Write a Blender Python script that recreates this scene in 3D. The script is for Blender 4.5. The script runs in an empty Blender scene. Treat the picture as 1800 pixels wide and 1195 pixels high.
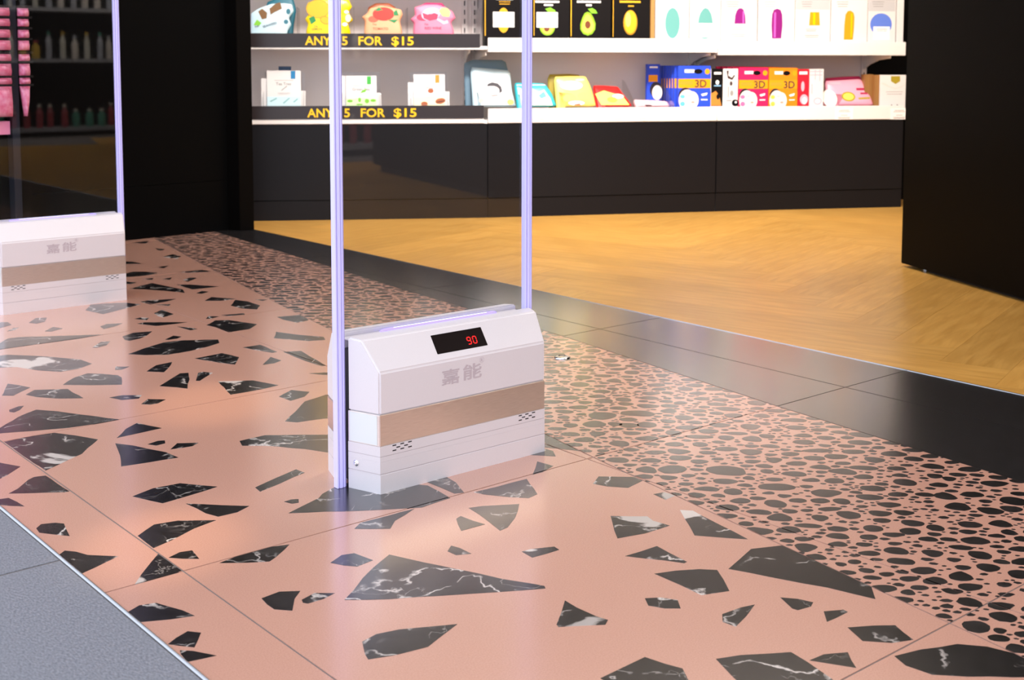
import bpy, bmesh, math, random
from mathutils import Vector, Matrix
# World frame: X runs along the gate width (into the shop), Y along the threshold, Z up; metres.
PI = math.pi
SC = bpy.context.scene
COL = SC.collection

# ------------------------------------------------------------------ camera
cam = bpy.data.cameras.new('camera')
cam.sensor_width = 36.0
cam.lens = 43.94
cam.shift_y = -0.1664
cam.clip_start = 0.05
cam.dof.use_dof = True
cam.dof.focus_distance = 2.55
cam.dof.aperture_fstop = 9.0
cam_o = bpy.data.objects.new('camera', cam)
COL.objects.link(cam_o)
RT, UP, FW = Vector((0.76837, -0.64000, 0.0006)), Vector((0.0549, 0.0669, 0.9962)), Vector((0.6377, 0.7654, -0.0866))
cam_o.matrix_world = Matrix(((RT.x, UP.x, -FW.x, 0), (RT.y, UP.y, -FW.y, 0), (RT.z, UP.z, -FW.z, 0.84), (0, 0, 0, 1)))
SC.camera = cam_o
# ------------------------------------------------------------------ world, lights, exposure
W = bpy.data.worlds.new('daylight')
SC.world = W
W.use_nodes = True
W.node_tree.nodes['Background'].inputs[0].default_value = (0.80, 0.87, 1.0, 1)
W.node_tree.nodes['Background'].inputs[1].default_value = 2.0
SC.view_settings.view_transform = 'Standard'
SC.view_settings.look = 'None'
SC.view_settings.gamma = 1.0
SC.view_settings.use_curve_mapping = False
SC.view_settings.exposure = 0.17
SC.cycles.use_denoising = True
SC.cycles.max_bounces = 10
SC.cycles.transparent_max_bounces = 24
SC.cycles.caustics_reflective = False
SC.cycles.caustics_refractive = False

def area(name, loc, to, sx, sy, power, color, spread=PI):
    l = bpy.data.lights.new(name, 'AREA')
    l.shape = 'RECTANGLE'; l.size = sx; l.size_y = sy; l.energy = power; l.color = color; l.spread = spread
    o = bpy.data.objects.new(name, l); COL.objects.link(o)
    o.location = loc
    o.rotation_euler = (Vector(to) - Vector(loc)).to_track_quat('-Z', 'Y').to_euler()
    return o
area('shop_ceiling_light', (4.4, 3.3, 3.04), (4.6, 3.9, 0), 2.2, 1.0, 90, (1.0, 0.88, 0.74))
area('shelf_wash_fill', (3.3, 3.4, 3.04), (4.75, 5.1, 0.62), 2.2, 0.3, 62, (1.0, 0.94, 0.88), 1.5)  # added area light that brightens the lower shelf fronts
area('entrance_ceiling_light', (2.0, 2.4, 3.04), (2.0, 2.4, 0), 1.0, 2.0, 22, (1.0, 0.88, 0.78))
area('deep_shop_fill', (5.2, -2.0, 3.04), (5.2, -2.0, 0), 3.4, 3.4, 130, (1.0, 0.88, 0.74))  # added fill so the oak floor mirrored in the panes is lit
area('bottle_shelf_fill', (5.4, -4.1, 2.5), (5.4, -5.3, 0.9), 3.6, 0.2, 130, (1.0, 0.93, 0.85))  # added unseen fill for the mirrored bottles, facing away from the gates
def spot(name, loc, to, power, color, deg):
    l = bpy.data.lights.new(name, 'SPOT'); l.energy = power; l.color = color; l.spot_size = math.radians(deg); l.spot_blend = 1.0; l.shadow_soft_size = .03
    o = bpy.data.objects.new(name, l); COL.objects.link(o); o.location = loc
    o.rotation_euler = (Vector(to) - Vector(loc)).to_track_quat('-Z', 'Y').to_euler()
spot('caustic_patch_spot', (2.4, 4.6, 3.05), (1.36, 2.80, 0), 300, (1.0, .72, .42), 7)  # added warm spots, floor patches standing in for caustics off the gate
spot('caustic_patch_spot', (2.2, 3.6, 3.05), (.89, 2.02, 0), 280, (1.0, .72, .42), 6)

# ------------------------------------------------------------------ materials
MATS = {}
def mat(name, col, rough=0.5, metal=0.0, emit=None, estr=0.0, spec=0.5, coat=0.0):
    if name in MATS: return MATS[name]
    m = bpy.data.materials.new(name); m.use_nodes = True
    b = m.node_tree.nodes['Principled BSDF']
    b.inputs['Base Color'].default_value = (*col, 1)
    b.inputs['Roughness'].default_value = rough
    b.inputs['Metallic'].default_value = metal
    b.inputs['Specular IOR Level'].default_value = spec
    b.inputs['Coat Weight'].default_value = coat
    b.inputs['Coat Roughness'].default_value = .18
    if emit:
        b.inputs['Emission Color'].default_value = (*emit, 1)
        b.inputs['Emission Strength'].default_value = estr
    m.diffuse_color = (*col, 1)
    MATS[name] = m
    return m
def nodes(m): return m.node_tree.nodes, m.node_tree.links, m.node_tree.nodes['Principled BSDF']
def srgb(r, g, b):
    f = lambda c: (c / 255) / 12.92 if c <= 10 else (((c / 255) + .055) / 1.055) ** 2.4
    return (f(r), f(g), f(b))
def add_noise(m, scale, lo, hi, rough=None, bump=0, detail=4, coord='pos', stretch=None, dist=0.0, rot=0.0):
    N, L, b = nodes(m)
    g = N.new('ShaderNodeNewGeometry') if coord == 'pos' else N.new('ShaderNodeTexCoord')
    src = g.outputs['Position'] if coord == 'pos' else g.outputs['Object']
    if stretch:
        mp = N.new('ShaderNodeMapping'); mp.inputs['Scale'].default_value = stretch; mp.inputs['Rotation'].default_value = (0, 0, rot)
        L.new(src, mp.inputs['Vector']); src = mp.outputs['Vector']
    n = N.new('ShaderNodeTexNoise'); n.inputs['Scale'].default_value = scale; n.inputs['Detail'].default_value = detail; n.inputs['Distortion'].default_value = dist
    L.new(src, n.inputs['Vector'])
    r = N.new('ShaderNodeValToRGB')
    r.color_ramp.elements[0].position = .3; r.color_ramp.elements[1].position = .7
    r.color_ramp.elements[0].color = (*lo, 1); r.color_ramp.elements[1].color = (*hi, 1)
    L.new(n.outputs['Fac'], r.inputs['Fac'])
    L.new(r.outputs['Color'], b.inputs['Base Color'])
    if bump:
        bp = N.new('ShaderNodeBump'); bp.inputs['Strength'].default_value = bump; bp.inputs['Distance'].default_value = .001
        L.new(n.outputs['Fac'], bp.inputs['Height']); L.new(bp.outputs['Normal'], b.inputs['Normal'])
    return r.outputs['Color'], n
def vary(m, amt):
    # per-object lightness variation
    N, L, b = nodes(m)
    lk = b.inputs['Base Color'].links[0]; src = lk.from_socket
    oi = N.new('ShaderNodeObjectInfo'); mr = N.new('ShaderNodeMapRange')
    mr.inputs['To Min'].default_value = 1 - amt; mr.inputs['To Max'].default_value = 1 + amt
    L.new(oi.outputs['Random'], mr.inputs['Value'])
    h = N.new('ShaderNodeHueSaturation'); L.new(mr.outputs['Result'], h.inputs['Value']); L.new(src, h.inputs['Color'])
    L.new(h.outputs['Color'], b.inputs['Base Color'])

pink_terrazzo = mat('pink_terrazzo', (.6, .33, .25), .25, spec=.9, coat=.8)
add_noise(pink_terrazzo, 420, (.555, .288, .208), (.645, .356, .268), detail=6)
def make_marble():
    m = mat('black_marble', (.03, .027, .03), .25, spec=.9, coat=.8)
    N, L, b = nodes(m)
    g = N.new('ShaderNodeNewGeometry')
    def noise(scale, detail, dist):
        n = N.new('ShaderNodeTexNoise'); n.inputs['Scale'].default_value = scale; n.inputs['Detail'].default_value = detail; n.inputs['Distortion'].default_value = dist
        L.new(g.outputs['Position'], n.inputs['Vector']); return n.outputs['Fac']
    def math_(op, a, v=None):
        k = N.new('ShaderNodeMath'); k.operation = op
        L.new(a, k.inputs[0])
        if v is not None:
            if hasattr(v, 'links'): L.new(v, k.inputs[1])
            else: k.inputs[1].default_value = v
        return k.outputs[0]
    def ramp(a, p0, p1, c0=0, c1=1):
        k = N.new('ShaderNodeMapRange'); k.inputs['From Min'].default_value = p0; k.inputs['From Max'].default_value = p1
        k.inputs['To Min'].default_value = c0; k.inputs['To Max'].default_value = c1; L.new(a, k.inputs['Value']); return k.outputs[0]
    v1 = ramp(math_('ABSOLUTE', math_('SUBTRACT', noise(5.5, 7, .25), .5)), .0, .012, 1, 0)      # thin veins
    v1 = math_('MULTIPLY', v1, ramp(noise(16, 3, 0), .43, .55))
    v2 = ramp(math_('ABSOLUTE', math_('SUBTRACT', noise(15, 7, .4), .5)), .0, .01, .45, 0)
    v2 = math_('MULTIPLY', v2, ramp(noise(9, 2, 0), .5, .6))
    v3 = ramp(noise(4.2, 6, .5), .64, .66)                                            # white patches
    v = math_('MAXIMUM', math_('MAXIMUM', v1, v2), v3)
    mx = N.new('ShaderNodeMix'); mx.data_type = 'RGBA'
    L.new(v, mx.inputs['Factor'])
    n = noise(60, 4, 0)
    r = N.new('ShaderNodeValToRGB'); r.color_ramp.elements[0].color = (.004, .0035, .0045, 1); r.color_ramp.elements[1].color = (.020, .017, .019, 1)
    r.color_ramp.elements[0].position = .35; r.color_ramp.elements[1].position = .8
    L.new(n, r.inputs['Fac']); L.new(r.outputs['Color'], mx.inputs['A'])
    mx.inputs['B'].default_value = (.62, .56, .52, 1)
    L.new(mx.outputs['Result'], b.inputs['Base Color'])
    vary(m, .35)
    return m
marble = make_marble()
pebble_m = mat('dark_pebble', (.035, .03, .03), .25, spec=.9, coat=.8)
add_noise(pebble_m, 45, (.006, .005, .0055), (.024, .020, .020), detail=5); vary(pebble_m, .35)
slate = mat('slate_tile', (.03, .03, .032), .25, spec=.9, coat=.8)
add_noise(slate, 30, (.010, .009, .010), (.020, .018, .019), detail=6)
outer_stone = mat('grey_stone_tile', (.1, .105, .12), .4, spec=.7)
add_noise(outer_stone, 330, (.135, .145, .170), (.27, .28, .315), detail=8, stretch=(1, .45, 1), rot=.75, bump=.04)
grout = mat('grout', (.17, .15, .145), .8)
wood = mat('oak_plank', (.5, .3, .1), .30, spec=.6)
add_noise(wood, 5, (.50, .25, .050), (.66, .365, .09), detail=8, coord='obj', stretch=(1.0, 9, 1), dist=.6); vary(wood, .09)
black_lam = mat('black_laminate', (.0016, .0011, .0009), .5, spec=.06)
black_wall = mat('black_wall_paint', (.0012, .0012, .0014), .5, spec=.06)
plinth_m = mat('charcoal_panel', (.0055, .0048, .006), .45, spec=.2)
white_shelf = mat('white_shelf_metal', (.80, .76, .73), .4)
back_grey = mat('grey_back_panel', (.76, .68, .65), .55)
white_wall = mat('white_wall', (.8, .77, .74), .7)
ceil_m = mat('white_ceiling', (.72, .69, .67), .8)
alu = mat('aluminium', (.75, .76, .8), .22, 1.0)
steel = mat('brushed_steel', (.80, .77, .76), .30, 1.0)
add_noise(steel, 40, (.84, .78, .75), (.97, .91, .88), detail=6, coord='obj', stretch=(1, 1, 30))
end_plate_m = mat('pale_satin_plate', (.78, .83, .83), .3)
chrome = mat('chrome', (.85, .86, .88), .08, 1.0)
housing_m = mat('white_plastic', (.78, .75, .77), .38)
add_noise(housing_m, 500, (.77, .73, .755), (.79, .75, .775), detail=2, coord='obj')
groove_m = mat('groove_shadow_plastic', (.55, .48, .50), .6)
slot_m = mat('black_slot', (.01, .008, .01), .6)
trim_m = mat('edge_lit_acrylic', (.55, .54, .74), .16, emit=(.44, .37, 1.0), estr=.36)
trim_shaded = mat('edge_lit_acrylic_shaded', (.42, .40, .62), .2, emit=(.34, .28, .95), estr=.20)  # rib shading put into the colour: darker, dimmer copy of the edge acrylic
led_m = mat('violet_led', (.12, .10, .45), .3, emit=(.25, .19, 1.0), estr=2.0)
led_core_m = mat('white_led_core', (.8, .8, .9), .3, emit=(.60, .64, 1.0), estr=1.1)
screen_m = mat('display_window', (.006, .003, .004), .3, spec=.1)
red_led = mat('red_led', (.4, 0, 0), .4, emit=(1.0, .004, .008), estr=1.3)
logo_m = mat('faded_grey_print', (.58, .51, .55), .45)
sign_m = mat('black_sign', (.022, .014, .013), .3)
sign_yellow = mat('yellow_letters', srgb(250, 195, 5), .5)
added_glow_m = mat('added_shelf_glow', (.9, .9, .9), .4, emit=(1.0, .90, .81), estr=3.3)
fascia_m = mat('charcoal_fascia', (.012, .011, .011), .9, spec=.05)
def glassy(name, tint, ior, extra=0.0, rough=0.02):
    m = bpy.data.materials.new(name); m.use_nodes = True
    N, L = m.node_tree.nodes, m.node_tree.links
    N.remove(N['Principled BSDF'])
    t = N.new('ShaderNodeBsdfTransparent'); t.inputs[0].default_value = (*tint, 1)
    g = N.new('ShaderNodeBsdfGlossy'); g.inputs['Roughness'].default_value = rough
    f = N.new('ShaderNodeFresnel')
    ge = N.new('ShaderNodeNewGeometry'); mr = N.new('ShaderNodeMapRange')        # same reflectance leaving the thin sheet as entering it
    mr.inputs['To Min'].default_value = ior; mr.inputs['To Max'].default_value = 1 / ior
    L.new(ge.outputs['Backfacing'], mr.inputs['Value']); L.new(mr.outputs['Result'], f.inputs['IOR'])
    a = N.new('ShaderNodeMath'); a.operation = 'ADD'; a.inputs[1].default_value = extra; a.use_clamp = True
    L.new(f.outputs[0], a.inputs[0])
    x = N.new('ShaderNodeMixShader'); L.new(a.outputs[0], x.inputs[0]); L.new(t.outputs[0], x.inputs[1]); L.new(g.outputs[0], x.inputs[2])
    L.new(x.outputs[0], N['Material Output'].inputs['Surface'])
    MATS[name] = m
    return m
acrylic = glassy('clear_acrylic', (.95, .955, .965), 1.49)
tray_acrylic = glassy('tray_acrylic', (.95, .95, .95), 1.4)
PAL = dict(ink=(12, 9, 12), ink2=(70, 50, 50), paleblue=(196, 222, 230), paleblue2=(190, 214, 222), brown=(112, 74, 24), leaf=(120, 190, 40), teal=(20, 100, 120), navy=(30, 60, 90),
 yellow=(245, 208, 0), lemon=(232, 168, 0), lemonedge=(150, 108, 0), green=(10, 125, 60), white=(240, 236, 232), cream=(240, 232, 190), olive=(140, 125, 10), peach=(238, 165, 120),
 pinkred=(240, 90, 60), red=(235, 35, 10), rust=(150, 75, 40), pink=(225, 118, 145), wine=(170, 25, 70), lilac=(205, 172, 196), lime=(160, 215, 110), magenta=(200, 40, 100),
 black=(14, 10, 10), gold=(222, 165, 30), golddark=(165, 115, 10), goldlight=(245, 210, 100), sticker=(246, 242, 238), greytext=(150, 145, 143), avogreen=(130, 170, 30), avoflesh=(225, 220, 80), pit=(110, 55, 30),
 tan=(170, 125, 70), whitebox=(226, 221, 218), mint=(98, 160, 154), silver=(196, 194, 194), purple=(140, 14, 118), violetlight=(205, 90, 185), amber=(240, 155, 8), periwinkle=(95, 125, 215), whiteprint=(244, 242, 240),
 tagblue=(20, 120, 175), taggreen=(60, 175, 60), tagorange=(240, 135, 35), stripblue=(200, 226, 232), stripgreen=(215, 240, 180), greyprint=(150, 148, 146), tealpale=(140, 185, 185), nut=(165, 85, 40), nutdark=(95, 45, 20),
 navybox=(25, 60, 95), seam=(214, 214, 206), hair=(35, 28, 38), skinpale=(250, 235, 225), hairedge=(90, 70, 70), blush=(245, 180, 165), eggorange=(245, 170, 90), slate=(105, 132, 148), tealbag=(50, 170, 180), creamprint=(250, 240, 215),
 tealprint=(60, 165, 165), peachprint=(250, 205, 175), yellowbag=(246, 222, 110), lemonpale=(250, 225, 90), olivebag=(150, 130, 30), redbag=(225, 35, 35), pinkbag=(240, 185, 190), blue=(40, 75, 205), bandtext=(220, 150, 40), skin=(246, 226, 216),
 lips=(235, 150, 135), brow=(190, 165, 150), tint_blue=(100, 180, 225), tint_hotpink=(240, 110, 160), tint_orange=(250, 195, 80), skyprint=(140, 190, 230), caramel=(205, 130, 50), hotpink=(235, 25, 90), orange=(250, 135, 15), redbox=(232, 18, 45),
 rosepale=(240, 175, 190), pinkfoil=(244, 165, 185), olivegold=(165, 145, 30), goldbrown=(150, 105, 55))
def pm(c):
    return mat('print_' + c, srgb(*PAL[c]), .5 if c in ('ink', 'black') else .25 if c in ('pinkfoil', 'yellow', 'tealbag', 'yellowbag', 'redbag') else .45, spec=.15 if c in ('ink', 'black') else .5)

# ------------------------------------------------------------------ mesh helpers
class MB:
    def __init__(s): s.v = []; s.f = []; s.m = []; s.mats = []
    def mi(s, m):
        if m not in s.mats: s.mats.append(m)
        return s.mats.index(m)
    def prism(s, poly, z0, z1, m):
        i = len(s.v); n = len(poly); k = s.mi(m)
        s.v += [(x, y, z0) for x, y in poly] + [(x, y, z1) for x, y in poly]
        s.f.append(tuple(range(i + n, i + 2 * n))); s.m.append(k)
        s.f.append(tuple(range(i + n - 1, i - 1, -1))); s.m.append(k)
        for a in range(n):
            b = (a + 1) % n
            s.f.append((i + a, i + b, i + n + b, i + n + a)); s.m.append(k)
        return s
    def box(s, x0, x1, y0, y1, z0, z1, m): return s.prism([(x0, y0), (x1, y0), (x1, y1), (x0, y1)], z0, z1, m)
    def xprism(s, prof, x0, x1, m):
        # profile in (y, z), counter-clockwise seen from +x
        i = len(s.v); n = len(prof); k = s.mi(m)
        f0 = x0 if callable(x0) else (lambda y: x0); f1 = x1 if callable(x1) else (lambda y: x1)
        s.v += [(f0(y), y, z) for y, z in prof] + [(f1(y), y, z) for y, z in prof]
        s.f.append(tuple(range(i + n, i + 2 * n))); s.m.append(k)
        s.f.append(tuple(range(i + n - 1, i - 1, -1))); s.m.append(k)
        for a in range(n):
            b = (a + 1) % n
            s.f.append((i + a, i + b, i + n + b, i + n + a)); s.m.append(k)
        return s
    def tube(s, pts, r, m, seg=8):
        k = s.mi(m); P = [Vector(p) for p in pts]; rings = []
        for j, p in enumerate(P):
            t = (P[min(j + 1, len(P) - 1)] - P[max(j - 1, 0)]).normalized()
            a = t.orthogonal().normalized() if j == 0 else (a - t * a.dot(t)).normalized()
            b = t.cross(a); i = len(s.v)
            s.v += [tuple(p + (a * math.cos(2 * PI * q / seg) + b * math.sin(2 * PI * q / seg)) * r) for q in range(seg)]
            rings.append(i)
        for i, j in zip(rings, rings[1:]):
            for q in range(seg):
                w = (q + 1) % seg
                s.f.append((i + q, i + w, j + w, j + q)); s.m.append(k)
        s.f.append(tuple(rings[0] + q for q in range(seg - 1, -1, -1))); s.m.append(k)
        s.f.append(tuple(rings[-1] + q for q in range(seg))); s.m.append(k)
        return s
    def lathe(s, prof, m, seg=16, c=(0, 0, 0)):
        k = s.mi(m); rings = []
        for r, z in prof:
            rings.append(len(s.v)); s.v += [(c[0] + r * math.cos(2 * PI * q / seg), c[1] + r * math.sin(2 * PI * q / seg), c[2] + z) for q in range(seg)]
        for i, j in zip(rings, rings[1:]):
            for q in range(seg):
                w = (q + 1) % seg
                s.f.append((i + q, i + w, j + w, j + q)); s.m.append(k)
        s.f.append(tuple(rings[0] + q for q in range(seg - 1, -1, -1))); s.m.append(k)
        s.f.append(tuple(rings[-1] + q for q in range(seg))); s.m.append(k)
        return s
    def flat(s, pts3, m):
        i = len(s.v); s.v += pts3; s.f.append(tuple(range(i, i + len(pts3)))); s.m.append(s.mi(m)); return s
    def mesh(s, name):
        me = bpy.data.meshes.new(name); me.from_pydata(s.v, [], s.f)
        for m in s.mats: me.materials.append(m)
        me.polygons.foreach_set('material_index', s.m); me.update()
        return me
    def build(s, name, parent=None, loc=(0, 0, 0), rot=(0, 0, 0), bevel=0, seg=2, smooth=False):
        me = s.mesh(name)
        if bevel:
            b = bmesh.new(); b.from_mesh(me); bmesh.ops.recalc_face_normals(b, faces=b.faces)
            es = [e for e in b.edges if len(e.link_faces) == 2 and e.calc_face_angle(0) > .3]
            bmesh.ops.bevel(b, geom=es, offset=bevel, segments=seg, affect='EDGES', clamp_overlap=True)
            b.to_mesh(me); b.free()
        if smooth: me.polygons.foreach_set('use_smooth', [True] * len(me.polygons))
        return link(name, me, parent, loc, rot)
def link(name, me, parent=None, loc=(0, 0, 0), rot=(0, 0, 0)):
    o = bpy.data.objects.new(name, me); COL.objects.link(o)
    o.parent = parent; o.location = loc; o.rotation_euler = rot
    return o
def tag(o, label=None, cat=None, group=None, kind=None):
    if label: o['label'] = label
    if cat: o['category'] = cat
    if group: o['group'] = group
    if kind: o['kind'] = kind
    return o
def empty(name, loc=(0, 0, 0), rz=0.0, label=None, cat=None, group=None, kind=None, rx=0.0):
    o = bpy.data.objects.new(name, None); COL.objects.link(o)
    o.empty_display_size = .05
    o.location = loc; o.rotation_euler = (rx, 0, rz)
    return tag(o, label, cat, group, kind)
TXT = {}
def text_polys(s):
    # triangulated glyphs of s with cap height scaled to 1
    if s in TXT: return TXT[s]
    c = bpy.data.curves.new('t', 'FONT'); c.body = s; c.size = 1.0; c.resolution_u = 3; c.offset = .02
    o = bpy.data.objects.new('t', c); COL.objects.link(o)
    dg = bpy.context.evaluated_depsgraph_get(); dg.update()
    me = bpy.data.meshes.new_from_object(o.evaluated_get(dg))
    v = [tuple(x.co[:2]) for x in me.vertices]; f = [tuple(p.vertices) for p in me.polygons]
    bpy.data.objects.remove(o); bpy.data.curves.remove(c); bpy.data.meshes.remove(me)
    cap = .73
    TXT[s] = ([(x / cap, y / cap) for x, y in v], f)
    return TXT[s]
def clip(poly, a, b):
    # keep the part of poly left of the directed line a->b
    out = []; n = len(poly)
    side = lambda p: (b[0] - a[0]) * (p[1] - a[1]) - (b[1] - a[1]) * (p[0] - a[0])
    for i in range(n):
        p, q = poly[i], poly[(i + 1) % n]; sp, sq = side(p), side(q)
        if sp >= 0: out.append(p)
        if (sp > 0 > sq) or (sp < 0 < sq):
            t = sp / (sp - sq); out.append((p[0] + (q[0] - p[0]) * t, p[1] + (q[1] - p[1]) * t))
    return out
def clip_convex(poly, conv):
    n = len(conv)
    for i in range(n):
        if len(poly) < 3: return []
        poly = clip(poly, conv[i], conv[(i + 1) % n])
    return poly if len(poly) >= 3 and abs(parea(poly)) > 2e-5 else []
def parea(p): return .5 * sum(p[i][0] * p[(i + 1) % len(p)][1] - p[(i + 1) % len(p)][0] * p[i][1] for i in range(len(p)))
def ccw(p): return p if parea(p) > 0 else p[::-1]
def inside(pt, poly):
    x, y = pt; r = False; n = len(poly)
    for i in range(n):
        (x0, y0), (x1, y1) = poly[i], poly[(i + 1) % n]
        if (y0 > y) != (y1 > y) and x < (x1 - x0) * (y - y0) / (y1 - y0) + x0: r = not r
    return r
def centroid(p): return (sum(q[0] for q in p) / len(p), sum(q[1] for q in p) / len(p))
def shrink(poly, d):
    # inset a convex ccw polygon by d
    out = list(poly); n = len(poly)
    for i in range(n):
        a, b = poly[i], poly[(i + 1) % n]
        l = math.hypot(b[0] - a[0], b[1] - a[1]) or 1
        nx, ny = -(b[1] - a[1]) / l * d, (b[0] - a[0]) / l * d
        out = clip(out, (a[0] + nx, a[1] + ny), (b[0] + nx, b[1] + ny))
        if len(out) < 3: return []
    return out

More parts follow.
